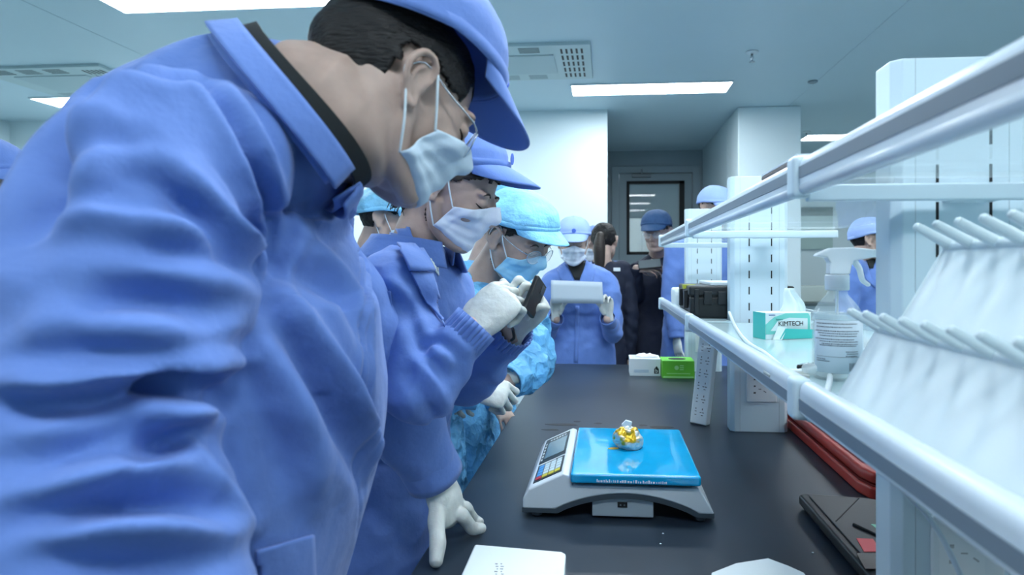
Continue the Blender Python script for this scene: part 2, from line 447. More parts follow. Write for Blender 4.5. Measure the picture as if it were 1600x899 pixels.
# ================================================================ THE BENCH
DESKM = mat('bench_top', (0.026, 0.040, 0.060), 0.36, bump=.06, bump_s=400, bump_d=.001, noise_s=2.5, noise_a=.25, spec=.38)
BX0, BX1, BY0, BY1 = -.330, 1.28, -.9, 3.40
t = empty('lab_bench', (.475, 1.2, 0), 'long matt black laboratory bench running away from the viewer', 'bench')
b = MB(); b.box(BX0, BY0, DESK-.025, BX1, BY1, DESK); b.put('worktop', DESKM, t, .004)
CAB = mat('cabinet_grey', (.50, .60, .66), .4)
b = MB(); b.box(BX0+.05, BY0+.05, .1, BX1-.05, BY1-.05, DESK-.025); b.put('cabinet_body', CAB, t)
b = MB(); b.box(BX0+.1, BY0+.1, 0, BX1-.1, BY1-.1, .1); b.put('plinth', DARK, t)
for side in (-1, 1):
    X = BX0+.05 if side < 0 else BX1-.05
    for k in range(7):
        y0 = BY0+.06+k*.6
        b = MB(); b.box(min(X, X+side*.018), y0+.005, .12, max(X, X+side*.018), y0+.585, DESK-.04)
        d = b.put('door', CAB, t, .003)
        b = MB(); hx = X+side*.018
        b.tube([(hx, y0+.25, .68), (hx+side*.025, y0+.25, .68), (hx+side*.025, y0+.35, .68), (hx, y0+.35, .68)], .005); part('handle', b.mesh(), STEEL, d)
# dried marks behind the scale: shallow films on the worktop
ST = mat('dried_mark', (.010, .012, .014), .5)
def blotch(cx, cy, rx, ry, sd):
    n = 28; pts = []
    for i in range(n):
        a = 2*PI*i/n; k = 1+.35*noise.noise(Vector((math.cos(a)*1.3+sd, math.sin(a)*1.3, sd)))
        pts.append((cx+rx*k*math.cos(a), cy+ry*k*math.sin(a)))
    b = MB(); b.prism(pts, 'z', DESK+.0001, DESK+.0006); return b
for i, (px, py, rx, ry) in enumerate(((880, 664, .055, .012), (902, 659, .012, .008), (935, 662, .014, .008), (1035, 668, .035, .014), (1005, 665, .012, .01), (860, 672, .03, .008))):
    q = onz(px, py, DESK); o = blotch(q.x, q.y, rx, ry, i*3.1).put('water_mark', ST)
    tag(o, ['widest dark dried water mark on the bench behind the scale display', 'tiny dark dried spot just above the widest water mark', 'small dark dried spot left of the foil sample, behind the pan', 'wide dark dried water mark behind the right corner of the pan', 'small dark dried spot just behind the foil sample', 'dark dried water mark nearest to the gowned person'][i], 'stain', 'dried marks on the bench behind the scale')
for i, (px, py) in enumerate(((1036, 835), (1032, 851), (1270, 865))):
    q = onz(px, py, DESK); b = MB(); b.add(*ell((q.x, q.y, DESK+.0012), (.0022, .0015, .0012), 8)); tag(b.put('crumb', WHITEG, smooth=True), ['tiny white crumb in front of the scale, the upper of two', 'tiny white crumb in front of the scale, the lower of two', 'tiny white crumb beside the black laptop'][i], 'crumb', 'crumbs on the bench')

# ---------------------------------------------------------------- reagent shelf: uprights
XC0, XC1 = .388, .565
ZT = 1.602
SLOT = DARK
def upright(yf, lab, seam=True):
    dpt = .058
    t = empty('shelf_upright', ((XC0+XC1)/2, yf+dpt/2, DESK), lab, 'upright', 'white slotted uprights of the reagent shelf')
    b = MB()
    c = .012
    b.prism([(XC0, yf+dpt), (XC0, yf+c), (XC0+c, yf), (XC1-c, yf), (XC1, yf+c), (XC1, yf+dpt), (XC1-c, yf+dpt+c), (XC0+c, yf+dpt+c)], 'z', DESK, ZT)
    b.put('post', WHITEP, t, .002)
    for z in np.arange(1.13, 1.55, .0505):
        for x in (.4445, .513):
            b = MB(); b.box(x-.0017, yf-.0012, z, x+.0017, yf+.002, z+.024); b.put('slot', SLOT, t)
    b = MB(); b.box(XC0+.028, yf-.0006, DESK, XC0+.0288, yf, ZT); b.box(XC1-.0288, yf-.0006, DESK, XC1-.028, yf, ZT); b.put('seam', mat('seam', (.42, .52, .58), .5), t)
    b = MB(); b.box(.435, yf-.006, .895, .528, yf, .985); sp = b.put('socket_plate', WHITEG, t, .004)
    b = MB()
    for (dx, dz, w_, h_, an) in ((.012, .066, .006, .005, 0), (.012, .045, .006, .005, 0), (.012, .024, .007, .005, 0), (.028, .036, .009, .0022, 0), (.043, .052, .009, .0025, -35), (.043, .028, .009, .0025, 35)):
        M = Matrix.Translation((.448+dx, yf-.0062, .900+dz)) @ Matrix.Rotation(R(an), 4, 'Y'); b.box(-w_/2, -.0006, -h_/2, w_/2, .0006, h_/2, M)
    part('socket_hole', b.mesh(), SLOT, sp, False)
    b = MB(); b.box(.444, yf-.0068, .905, .502, yf-.006, .975); part('socket_face', b.mesh(), mat('socketface', (.76, .83, .86), .3), sp, False)
    return t
upright(.905, 'nearest and tallest-looking white slotted upright at the right of the picture')
upright(2.05, 'middle white slotted upright standing behind the teal tissue box')
upright(3.20, 'farthest white slotted upright beside the green tissue box')

# ---------------------------------------------------------------- shelf bays (rail both sides + glass), arms
GLASS = mat('shelf_glass', (.80, .93, .95), .02, alpha=.20, spec=1.0)
GLASSL = mat('lower_shelf_glass', (.62, .80, .84), .10, alpha=.82, spec=.8)
GEDGE = mat('glass_edge', (.55, .80, .82), .2, alpha=.85)
RAILM = mat('rail_white', (.62, .72, .80), .22)
def rail_profile(x, z, sgn):
    # outline in (x,z): rounded top, flat face with stripe, small lip; sgn -1: face to -x
    pts = []
    for k in range(9):
        a = PI/2+PI/2*k/8
        pts.append((x-sgn*.012*(-1)*0+(.016+.016*math.cos(a))*(-sgn), z-.016+.016*math.sin(a)))
    return pts
def bay(y0, y1, ztop, kind, lab, notch=None):
    t = empty('glass_shelf', (.475, (y0+y1)/2, ztop-.04), lab, 'shelf', 'glass shelves of the reagent rack')
    for sgn, x in (((-1, .248), (1, .706)) if kind == 'lower' else ((-1, .248),)):
        b = MB()
        o = []
        for k in range(10):
            a = PI - PI/2*k/9
            o.append((.009+.009*math.cos(a), -.014+.014*math.sin(a)))
        o += [(.018, 0), (.018, -.010), (.014, -.012), (.014, -.043), (.006, -.045), (.0, -.041)]
        pts = [(x+(-sgn)*p[0], ztop+p[1]) for p in o]
        b.prism(pts, 'y', y0+.012, y1-.012)
        r = b.put('rail', RAILM, t, .0015)
        b = MB(); sz = (.037, .022) if kind == 'lower' else (.028, .013); b.box(min(x, x+sgn*.0012), y0+.013, ztop-sz[0], max(x, x+sgn*.0012), y1-.013, ztop-sz[1])
        part('stripe', b.mesh(), GREYS, r, False)
        # lower round tube of the rail
        if kind == 'upper':
            b = MB(); b.tube([(x-sgn*.008, y0+.012, ztop-.040), (x-sgn*.008, y1-.012, ztop-.040)], .009, 16, step=.3); part('tube', b.mesh(), RAILM, r)
    b = MB(); ya, yb_ = y0+.014, y1-.014
    if notch: b.prism([(.262, ya), (.382, ya), (.382, notch), (.571, notch), (.571, ya), (.692, ya), (.692, yb_), (.262, yb_)], 'z', ztop-.030, ztop-.022)
    else: b.box(.262, ya, ztop-.030, .692, yb_, ztop-.022)
    b.put('glass_plate', GLASS if kind == 'upper' else GLASSL, t, .001)
    return t
ZU, ZL = 1.461, 1.171
ys = [-.28, .868, 1.99, 3.0]
names = ['nearest', 'middle', 'farthest']
for k in range(3):
    bay(ys[k]+.006, ys[k+1]-.006, ZU, 'upper', names[k]+' glass bay of the upper shelf with a grey striped white rail', (None, .995, 2.14)[k])
    bay(ys[k]+.006, ys[k+1]-.006, ZL, 'lower', names[k]+' glass bay of the lower shelf with a grey striped white rail', (None, .995, 2.14)[k])
# brackets (arms + end clamps) at the joints
for k, y in enumerate(ys):
    for z, nm in ((ZU, 'upper'), (ZL, 'lower')):
        t = empty('shelf_bracket', (.475, y, z-.05), ['white bracket of the %s shelf behind the viewer', 'white bracket clamping the %s shelf rails, nearest to the viewer', 'white bracket clamping the %s shelf rails at the middle upright', 'white bracket at the far end of the %s shelf'][k] % nm, 'bracket', 'white shelf brackets')
        b = MB(); b.box(.262, y-.007, z-.056, .692, y+.007, z-.034); b.put('arm', WHITEP, t, .003)
        b = MB(); b.box(.45, y+.007, z-.056, .51, y+(.036 if 0 < k < 3 else .02), z-.034); b.put('mount', WHITEP, t, .002)
        for x in ((.240, .688) if nm == 'lower' else (.240,)):
            b = MB(); b.box(x, y-.016, z-.052, x+.026, y+.016, z+.003); b.put('clamp', WHITEP, t, .008, 3)
# raking struts under the lower shelf
for y in ys[1:3]:
    pass

# ================================================================ THE SCALE
t = empty('weighing_scale', (.02, 1.48, DESK), 'white counting scale with a blue film-covered pan on the black bench', 'scale')
SCW = mat('scale_white', (.66, .74, .80), .3)
SCG = mat('scale_grey', (.05, .07, .09), .4)
y0, y1 = 1.305, 1.675
# side outline (x,z): arch below
arch = [(.213, .822)]
N = 16
for i in range(N+1):
    u = i/N; x = .185-u*.29; arch.append((x, .822+.036*math.sin(PI*u)**.8))
prof = [(-.172, .822), (-.172, .842), (-.160, .862), (-.088, .896), (-.078, .893), (-.072, .872), (.183, .872), (.190, .866), (.215, .822)] + arch[1:]
b = MB(); b.prism(prof, 'y', y0, y1); b.put('housing', SCW, t, .004, 3)
low = [(-.170, .815), (-.173, .824)]+[(-.112, .824)]
lowp = [(.216, .813), (.216, .823), (.187, .823)]
for i in range(N+1):
    u = i/N; lowp.append((.185-u*.29, .823+.036*math.sin(PI*u)**.8))
lowp += [(-.174, .823), (-.174, .813), (-.112, .813)]
for i in range(N+1):
    u = 1-i/N; lowp.append((.180-u*.28, .813+.034*math.sin(PI*u)**.8))
b = MB(); b.prism(lowp, 'y', y0+.002, y1-.002); b.put('base_trim', SCG, t, .001)
b = MB(); b.box(-.03, y0+.012, .806, .095, y1-.02, .852); bo = b.put('battery_box', mat('scale_lowbox', (.36, .44, .50), .4), t, .003)
b = MB(); b.box(.022, y0+.0105, .826, .042, y0+.0125, .837); so = part('socket', b.mesh(), DARK, bo, False)
b = MB(); b.box(.0265, y0+.0095, .830, .0295, y0+.0105, .833); b.box(.0345, y0+.0095, .830, .0375, y0+.0105, .833); part('pin', b.mesh(), STEEL, so, False) if False else part('socket_pin', b.mesh(), STEEL, bo, False)
for (x, y) in ((-.145, 1.33), (.19, 1.33), (-.145, 1.65), (.19, 1.65)):
    b = MB(); b.lathe([(.010, 0), (.011, .004), (.008, .016)], (x, y, DESK), 20); b.put('foot', SCG, t, smooth=True)
# pan support and pan with lip
b = MB(); b.box(-.066, y0+.012, .872, .180, y1-.012, .880); b.put('pan_support', SCG, t, .002)
PAN = mat('blue_film', (0.0, .38, .74), .07, spec=.7, noise_s=6, noise_a=.15, bump=.15, bump_s=9, bump_d=.004)
b = MB(); b.box(-.073, 1.288, .882, .187, 1.660, .902); b.put('pan', PAN, t, .006, 4)
# printed line on the pan edge
b = MB()
random.seed(8)
xx = -.02
while xx < .12:
    w_ = random.uniform(.001, .004); b.box(xx, 1.2872, .886, xx+w_, 1.2882, .886+random.uniform(.003, .006)); xx += w_+random.uniform(.001, .003)
b.put('printed_line', mat('pan_print', (.75, .82, .9), .5), t)
# control panel on the slope
sl = Vector((-.160+.088, 0, .862-.896)).normalized(); nrm = Vector((-(.896-.862), 0, .072)).normalized()
def onslope(u, v, h=0):   # u: 0 bottom..1 top of slope; v along y 0..1
    p = Vector((-.160, 0, .862)).lerp(Vector((-.088, 0, .896)), u); return Vector((p.x, y0+.012+(y1-y0-.024)*v, p.z))+nrm*h
def slab(u0, u1, v0, v1, h0, h1):
    b = MB(); q = [onslope(u0, v0, h0), onslope(u1, v0, h0), onslope(u1, v1, h0), onslope(u0, v1, h0), onslope(u0, v0, h1), onslope(u1, v0, h1), onslope(u1, v1, h1), onslope(u0, v1, h1)]
    b.add(q, [(0, 3, 2, 1), (4, 5, 6, 7), (0, 1, 5, 4), (1, 2, 6, 5), (2, 3, 7, 6), (3, 0, 4, 7)]); return b
kp = slab(.10, .92, .03, .36, 0, .0012).put('keypad', mat('keypad_black', (.02, .025, .03), .35), t)
cols = [(.10, .35, .75), (.45, .62, .68), (.6, .7, .72), (.62, .7, .7), (.6, .7, .72)]
for i in range(4):
    for j in range(5):
        c = (.55, .05, .08) if (j == 0 and i == 0) else ((.60, .55, .06) if j == 0 else ((.08, .32, .7) if i == 0 else (.55, .68, .74)))
        nm = 'key_%d%d%d' % tuple(int(q*10) for q in c)
        part('key', slab(.16+.185*i, .16+.185*i+.15, .06+.055*j, .06+.055*j+.045, .0012, .0026).mesh(), mat(nm, c, .5), kp, False)
dp = slab(.08, .92, .40, .98, 0, .0012).put('display_panel', mat('keypad_black', (.02, .025, .03), .35), t)
part('screen', slab(.22, .86, .47, .86, .0012, .002).mesh(), mat('lcd', (.16, .24, .29), .15), dp, False)
for k in range(6):
    part('marking', slab(.115, .165, .45+.075*k, .49+.075*k, .0012, .0018).mesh(), mat('panelprint', (.6, .66, .7), .5), dp, False)
    part('marking', slab(.25+.1*k, .31+.1*k, .895, .93, .0012, .0018).mesh(), mat('panelprint', (.6, .66, .7), .5), dp, False)

# crumpled foil-wrapped sample on the pan
q = onz(982, 700, .902); q = Vector((q.x, q.y, .902))
v, f = ell((0, 0, 0), (.034, .030, .028), 60)
fo = []
for p in v:
    p = Vector(p); k = 1+.25*noise.noise(p*38)+.18*abs(noise.noise(p*80+Vector((3, 1, 2)))); k2 = Vector((p.x*k, p.y*k, p.z*k)); fo.append(k2)
fo = [Vector((p.x, p.y, max(p.z, -.022)))+q+Vector((0, 0, .0222)) for p in fo]
b = MB(); b.add(fo, f)
def foilmat():
    m = mat('foil_paper', (.60, .66, .66), .30, metal=.35, bump=.5, bump_s=90, bump_d=.004)
    nt = m.node_tree; bs = nt.nodes['Principled BSDF']; n = nt.nodes.new('ShaderNodeTexNoise'); n.inputs['Scale'].default_value = 28
    tc = nt.nodes.new('ShaderNodeTexCoord'); nt.links.new(tc.outputs['Object'], n.inputs['Vector'])
    cr = nt.nodes.new('ShaderNodeValToRGB'); cr.color_ramp.elements[0].color = (.62, .70, .70, 1); cr.color_ramp.elements[1].color = (.62, .38, .01, 1)
    cr.color_ramp.elements[0].position = .50; cr.color_ramp.elements[1].position = .56
    nt.links.new(n.outputs['Fac'], cr.inputs[0]); nt.links.new(cr.outputs[0], bs.inputs['Base Color'])
    return m
fs = b.put('foil_sample', foilmat(), None, smooth=False)
tag(fs, 'small crumpled silver and yellow foil wrapped lump on the blue pan', 'sample')
b = MB()
flake = [(0, 0), (.012, .004), (.016, .012), (.006, .015), (-.006, .01), (-.010, .003)]
b.prism([(q.x-.037+p[0], q.y-.018+p[1]) for p in flake], 'z', .9022, .9035); part('flake', b.mesh(), mat('yellow_smear', (.62, .40, .02), .5), fs, False)
b = MB()
b.prism([(q.x-.012, .945), (q.x+.006, .952), (q.x+.008, .962), (q.x-.006, .966), (q.x-.016, .956)], 'y', q.y-.006, q.y+.004); part('foil_tip', b.mesh(.001), WHITEG, fs, False)

# ================================================================ OTHER THINGS ON THE BENCH
# tissue boxes
def tissue(x0, x1, yf, d, h, m, mt, lab):
    t = empty('tissue_box', ((x0+x1)/2, yf+d/2, DESK), lab, 'tissue box', 'tissue boxes at the far end of the bench')
    b = MB(); b.box(x0, yf, DESK, x1, yf+d, DESK+h); b.put('carton', m, t, .002)
    return t
CAR_W = mat('white_carton', (.72, .80, .84), .5); CAR_G = mat('green_carton', (.16, .62, .05), .45)
yw = onz(1008, 588, DESK).y; x0 = onz(984, 588, DESK).x; x1 = onz(1032, 588, DESK).x
tw = tissue(x0, x1, yw, .13, .082, CAR_W, None, 'white tissue box with a small black house mark, left of the green box')
b = MB(); b.prism([(x1-.030, DESK+.012), (x1-.008, DESK+.012), (x1-.008, DESK+.034), (x1-.019, DESK+.048), (x1-.030, DESK+.034)], 'y', yw-.001, yw); b.put('house_mark', DARK, tw)
text('letter', 'b', .026, frame(((x1-.019), yw-.0014, DESK+.025), (1, 0, 0), (0, -1, 0)), CAR_W, tw, .0002)
b = MB()
for k in range(2): b.box(x0+.02, yw-.0008, DESK+.018+k*.008, x1-.055, yw, DESK+.021+k*.008)
b.put('print_line', mat('blue_print', (.25, .42, .6), .5), tw)
b = MB()
v, f = ell(((x0+x1)/2+.01, yw+.06, DESK+.085), (.055, .03, .014), 28); v = [Vector(p)+Vector((0, 0, .006*noise.noise(Vector(p)*60))) for p in v]
b.add(v, f); b.put('tissue', mat('tissue_paper', (.78, .76, .80), .8), tw, smooth=True)
b = MB(); b.box(x0+.01, yw+.02, DESK+.082, x1-.01, yw+.11, DESK+.083); b.put('opening_film', mat('film', (.6, .7, .75), .3), tw)
yg = onz(1060, 592, DESK).y; x0 = onz(1035, 592, DESK).x; x1 = onz(1085, 592, DESK).x
tg = tissue(x0, x1, yg, .13, .082, CAR_G, None, 'bright green tissue box with a black oval opening')
b = MB(); v = [((x0+x1)/2+.04*math.cos(a), yg+.065+.03*math.sin(a)) for a in np.linspace(0, 2*PI, 25)[:-1]]; b.prism(v, 'z', DESK+.082, DESK+.0835); b.put('opening', DARK, tg)
b = MB(); b.lathe([(.010, 0), (.010, .001)], ((x0+x1)/2-.008, yg, DESK+.05), 20, (0, -1, 0)); b.put('round_mark', mat('green_print', (.45, .85, .35), .5), tg)
b = MB()
for k in range(3): b.box((x0+x1)/2+.006, yg-.001, DESK+.040+k*.009, (x0+x1)/2+.024, yg, DESK+.044+k*.009)
b.box(x0+.02, yg-.001, DESK+.022, x1-.02, yg, DESK+.025); b.box(x0+.004, yg-.001, DESK+.004, x1-.004, yg, DESK+.010)
b.put('print_line', mat('green_print', (.45, .85, .35), .5), tg)

# power strip leaning against the shelf rail
bot = onz(1092, 664, DESK); bot = Vector((.296, bot.y-.01, DESK+.004)); top = Vector((.335, bot.y+.02, 1.135))
ax = (top-bot).normalized(); L = (top-bot).length
M = frame(bot, ax, (-.55, -1, 0))
t = empty('power_strip', bot, 'white power strip with many sockets leaning under the lower shelf', 'power strip')
b = MB(); b.box(0, -.028, -.038, L, .028, 0, M); b.put('body', WHITEG, t, .005, 3)
for k in range(7):
    b = MB(); c = .03+k*.042
    for (dx, dy, w_, h_) in ((0, .012, .006, .0022), (.011, .012, .006, .0022), (.0, -.010, .006, .0022), (.009, -.013, .006, .0022), (.009, -.005, .006, .0022), (.020, -.010, .0022, .006), (.020, .012, .0022, .005)):
        b.box(c+dx-h_/2, dy-w_/2, 0, c+dx+h_/2, dy+w_/2, .0008, M)
    b.put('socket', mat('socket_hole_grey', (.06, .07, .08), .5), t)
b = MB(); b.box(-.004, -.026, -.036, 0, .026, -.002, M); b.put('end_cap', SCG, t, .001)

# black hinged device with stickers
t = empty('laptop', (.53, 1.2, DESK), 'black flat laptop with red and green stickers lying beside the near upright', 'laptop')
Z0 = .806
out = [(.416, 1.0), (.412, 1.418), (.425, 1.428), (.552, 1.412), (.572, 1.402), (.66, 1.27), (.66, 1.0)]
b = MB(); b.prism(out, 'z', Z0, .828); b.put('body', BLK, t, .006, 3)
ins = [(.432, 1.01), (.430, 1.405), (.548, 1.398), (.560, 1.392), (.645, 1.262), (.645, 1.01)]
b = MB(); b.prism(ins, 'z', .828, .8305); b.put('lid', mat('lid_black', (.018, .022, .026), .38), t, .0015)
for (x, y) in ((.44, 1.38), (.54, 1.38), (.44, 1.03), (.63, 1.03)):
    b = MB(); b.lathe([(.008, 0), (.008, Z0-DESK+.001)], (x, y, DESK), 16); b.put('foot', DARK, t)
p1 = onz(1342, 779, .8305); p2 = onz(1306, 815, .8305); b = MB(); b.tube([p1, p2], .0012, 6, step=.05); b.put('groove', DARK, t)
p1 = onz(1334, 820, .832); p2 = onz(1383, 842, .832); b = MB(); b.tube([p1, p1.lerp(p2, .5), p2], [.003, .0025, .002], 8, step=.02); b.put('latch', DARK, t)
def flat4(pp, z, h=.0008):
    b = MB(); q = [onz(x, y, z) for x, y in pp]; b.prism([(a.x, a.y) for a in q], 'z', z, z+h); return b
flat4([(1338, 842), (1364, 843), (1378, 863), (1350, 863)], .8306).put('red_sticker', mat('sticker_red', (.62, .06, .07), .4), t, label='small red sticker')
flat4([(1361, 820), (1384, 821), (1386, 832), (1376, 832)], .8306).put('green_sticker', mat('sticker_green', (.16, .55, .38), .4), t, label='small green sticker')
flat4([(1338, 865), (1370, 866), (1386, 890), (1352, 890)], .8306).put('dark_sticker', mat('sticker_dark', (.008, .009, .01), .25), t)

# red tool case under the shelf
t = empty('tool_case', (.70, 1.85, DESK), 'red plastic tool case lying on the bench under the lower shelf', 'case')
REDM = mat('red_plastic', (.50, .045, .03), .38, bump=.08, bump_s=150, bump_d=.002)
o_ = [(.572, 1.52), (.585, 1.475), (.62, 1.455), (.90, 1.455), (.92, 1.48), (.92, 2.23), (.90, 2.26), (.60, 2.26), (.578, 2.24)]
b = MB(); b.prism(o_, 'z', DESK, .829); b.put('tray', REDM, t, .007, 3)
o2 = [(x+(.006 if x < .7 else -.006), y+(.006 if y < 1.8 else -.006)) for x, y in o_]
b = MB(); b.prism(o2, 'z', .832, .858); b.put('lid', REDM, t, .010, 3)
b = MB(); b.prism([(x+(.004 if x < .7 else -.004), y+(.004 if y < 1.8 else -.004)) for x, y in o_], 'z', .829, .832); b.put('seam', mat('red_dark', (.18, .012, .010), .5), t)
b = MB(); b.box(.60, 1.56, .858, .64, 2.1, .861); b.put('rib', REDM, t, .0015)
b = MB(); b.box(.68, 1.52, .858, .74, 1.58, .8588); b.put('yellow_label', mat('yellow_lab', (.7, .55, .03), .5), t)

# white carton at the lower edge, white paper beside it
t = empty('white_box', (-.148, 1.0, DESK), 'white lidded carton on the bench at the bottom edge of the picture', 'box')
b = MB(); b.prism([(-.228, 1.094), (-.225, .88), (-.062, .88), (-.068, 1.070), (-.075, 1.078)], 'z', DESK, .838); b.put('lid', mat('box_white', (.74, .82, .85), .45), t, .004, 3)
b = MB()
random.seed(3)
for j in range(2):
    xx = -.178
    for k in range(7):
        p = onz(775+j*6+random.uniform(-3, 3), 882+k*4, .8382) 
        b.box(p.x, p.y, .838, p.x+random.uniform(.002, .006), p.y+.0025, .8384)
b.put('print', mat('faint_print', (.22, .25, .27), .6), t)
v = [onz(*p, DESK) for p in ((1112, 899), (1150, 884), (1200, 876), (1232, 888), (1256, 899), (1300, 960), (1100, 960))]
b = MB(); b.prism([(p.x, p.y) for p in v], 'z', DESK, DESK+.004)
tag(b.put('paper_sheet', mat('paper_white', (.72, .80, .83), .6), None, .001), 'white paper on the black bench at the bottom edge, right of the carton', 'paper')

# ================================================================ THINGS ON THE LOWER SHELF
ZS = ZL-.022+.0003
# black equipment case
t = empty('equipment_case', (.36, 2.27, ZS), 'black plastic equipment case on the lower shelf behind the middle upright', 'case')
b = MB(); b.box(.272, 2.125, ZS, .60, 2.42, ZS+.070); b.put('case_base', BLK, t, .008, 3)
b = MB(); b.box(.268, 2.120, ZS+.073, .604, 2.425, ZS+.106); b.put('lid', BLK, t, .009, 3)
b = MB(); b.box(.274, 2.127, ZS+.069, .598, 2.418, ZS+.074); b.put('gasket', DARK, t)
for x in (.315, .36):
    b = MB(); b.box(x, 2.110, ZS+.045, x+.026, 2.121, ZS+.088); b.put('latch', BLK, t, .002)
b = MB(); b.box(.285, 2.116, ZS+.012, .30, 2.126, ZS+.095); b.put('rib', BLK, t, .002)
for y in (2.17, 2.30):
    b = MB(); b.box(.258, y, ZS+.03, .270, y+.03, ZS+.09); b.put('latch', BLK, t, .002)
b = MB(); b.box(.259, 2.20, ZS+.094, .300, 2.24, ZS+.1075); b.put('yellow_tag', mat('tagyellow', (.45, .5, .05), .5), t)
b = MB(); b.box(.34, 2.14, ZS+.106, .59, 2.40, ZS+.118); tag(b.put('white_tray', WHITEG, None, .003), 'thin white tray lying on top of the black equipment case', 'tray')
# small white packet left of it
b = MB(); v, f = ell((.285, 2.56, ZS+.045), (.03, .09, .045), 24); c0 = Vector((.285, 2.56, ZS+.045)); hh = (.03, .09, .045)
sq = lambda x, h: math.copysign(h*(abs(x)/h)**.45, x) if abs(x) > 1e-6 else 0
v = [c0+Vector([sq(q, h) for q, h in zip(Vector(p)-c0, hh)])*(.93+.16*noise.noise(Vector(p)*45)) for p in v]; v = [Vector((p.x, p.y, max(p.z, ZS+.0003))) for p in v]
b.add(v, f); tag(b.put('plastic_bag', mat('bag_white', (.75, .84, .86), .4), None, smooth=True), 'crumpled white plastic bag on the shelf end behind the black case', 'bag')

# teal and white wipes box
t = empty('wipes_box', onz(1225, 530, ZS), 'teal and white laboratory wipes box torn open on the lower shelf', 'box')
TEAL = mat('teal_print', (.05, .50, .46), .45)
a = onz(1196, 531, ZS); c = onz(1273, 529, ZS); e = onz(1178, 520, ZS)
ux = (c-a).normalized(); uy = (e-a); dl_ = uy.length; uy = Vector((-ux.y, ux.x, 0))
M = frame(a, ux, (0, 0, 1)); W = .118; H = .062; D = .055
b = MB(); b.box(0, 0, 0, W, D, H, M); b.put('carton', mat('carton_w', (.70, .82, .84), .5), t, .0015)
b = MB(); b.box(-.0008, 0, 0, 0, D, H, M); b.put('teal_side', TEAL, t)
b = MB(); b.add([M @ Vector(p) for p in [(0, -.001, .012), (0, -.001, .035), (.022, -.001, .052), (.05, -.001, .060), (.11, -.001, .060), (.115, -.001, .052), (.115, -.001, .012)]], [tuple(range(7))]); b.put('teal_curve', mat('teal_light', (.18, .62, .55), .45), t)
b = MB(); b.add([M @ Vector(p) for p in [(.012, -.0016, .020), (.03, -.0016, .042), (.06, -.0016, .050), (.108, -.0016, .048), (.108, -.0016, .018)]], [tuple(range(5))]); b.put('white_area', mat('carton_w', (.70, .82, .84), .5), t)
text('lettering', 'KIMTECH', .0155, M @ frame((.064, -.0024, .036), (1, 0, 0), (0, -1, 0)), DARK, t, .0002)
text('lettering', 'Science', .006, M @ frame((.034, -.0024, .0465), (1, 0, 0), (0, -1, 0)), mat('teal_dark', (.02, .2, .2), .5), t, .0002)
b = MB(); b.box(.008, -.0018, .0555, .024, -.001, .0575, M); b.put('print_line', mat('blueprint', (.04, .12, .35), .5), t)
b = MB(); v = [M @ Vector(p) for p in [(.030, -.012, .002), (.125, -.016, .002), (.125, -.014, .022), (.045, -.011, .026), (.030, -.012, .002)]][:4]
b.add(v, [(0, 1, 2, 3)]); me = evalmods(b.mesh(), [('SOLIDIFY', dict(thickness=.001))]); part('torn_flap', me, TEAL, t, False)
b = MB(); v = [M @ Vector(p) for p in [(.016, -.004, .0), (.034, -.014, .0), (.050, -.010, .028), (.030, -.003, .030)]]
b.add(v, [(0, 1, 2, 3)]); me = evalmods(b.mesh(), [('SOLIDIFY', dict(thickness=.0012))]); part('torn_flap', me, mat('carton_w', (.70, .82, .84), .5), t, False)
# tissue standing up from it
v = []; f = []; n = 18
for j in range(n+1):
    for i in range(n+1):
        u = i/n; w_ = j/n
        x = .085+(u-.5)*(.075-.055*w_)+.006*math.sin(w_*5); y = .05+.010*math.sin(u*9+w_*2)*(1-.3*w_); z = H-.004+w_*.060
        v.append(M @ Vector((x, y*.55, z)))
for j in range(n):
    for i in range(n): f.append((j*(n+1)+i, j*(n+1)+i+1, (j+1)*(n+1)+i+1, (j+1)*(n+1)+i))
b = MB(); b.add(v, f); me = evalmods(b.mesh(), [('SOLIDIFY', dict(thickness=.0007))]); part('wipe', me, mat('tissue_w', (.78, .88, .90), .8), t)

# spray bottle
q = P(1308, 587, .975); q = Vector((q.x, q.y, ZS))
t = empty('spray_bottle', q, 'clear plastic spray bottle with white trigger and printed label on the lower shelf', 'bottle')
CLEAR = mat('clear_plastic', (.82, .93, .96), .05, alpha=.26, spec=1.0)
b = MB(); b.lathe([(.033, 0), (.0355, .004), (.0355, .095), (.034, .102), (.026, .115), (.0155, .127), (.0145, .131), (.0145, .142)], q, 48); b.put('bottle_body', CLEAR, t, smooth=True)
b = MB(); b.lathe([(.030, .003), (.0335, .006), (.0335, .098), (.0335, .0985)], q, 40); b.put('liquid', mat('liquid', (.72, .90, .93), .02, alpha=.35, spec=.5), t, smooth=True)
b = MB(); b.lathe([(.0165, .134), (.0175, .136), (.0175, .156), (.0165, .158)], q, 32); b.put('cap', WHITEG, t, smooth=True)
b = MB(); b.tube([q+Vector((0, 0, .02)), q+Vector((0, 0, .15))], .0022, 8, step=.03); b.put('dip_tube', WHITEG, t)
ca_, sa_ = 1, 0
b = MB()
hp = [(-.014, .158), (.016, .158), (.018, .170), (.021, .178), (.050, .184), (.050, .196), (.020, .199), (-.012, .198), (-.030, .190), (-.034, .186), (-.018, .184), (-.013, .176)]
b.prism([(q.x+x, q.z+z) for x, z in hp], 'y', q.y-.010, q.y+.010); b.put('trigger_head', WHITEG, t, .004, 3)
b = MB(); b.tube([q+Vector((.022, 0, .182)), q+Vector((.032, 0, .168)), q+Vector((.037, 0, .150)), q+Vector((.046, 0, .142))], [(.005, .008), (.004, .007), (.0035, .007), (.003, .006)], 12, side=(0, 1, 0)); b.put('trigger', WHITEG, t)
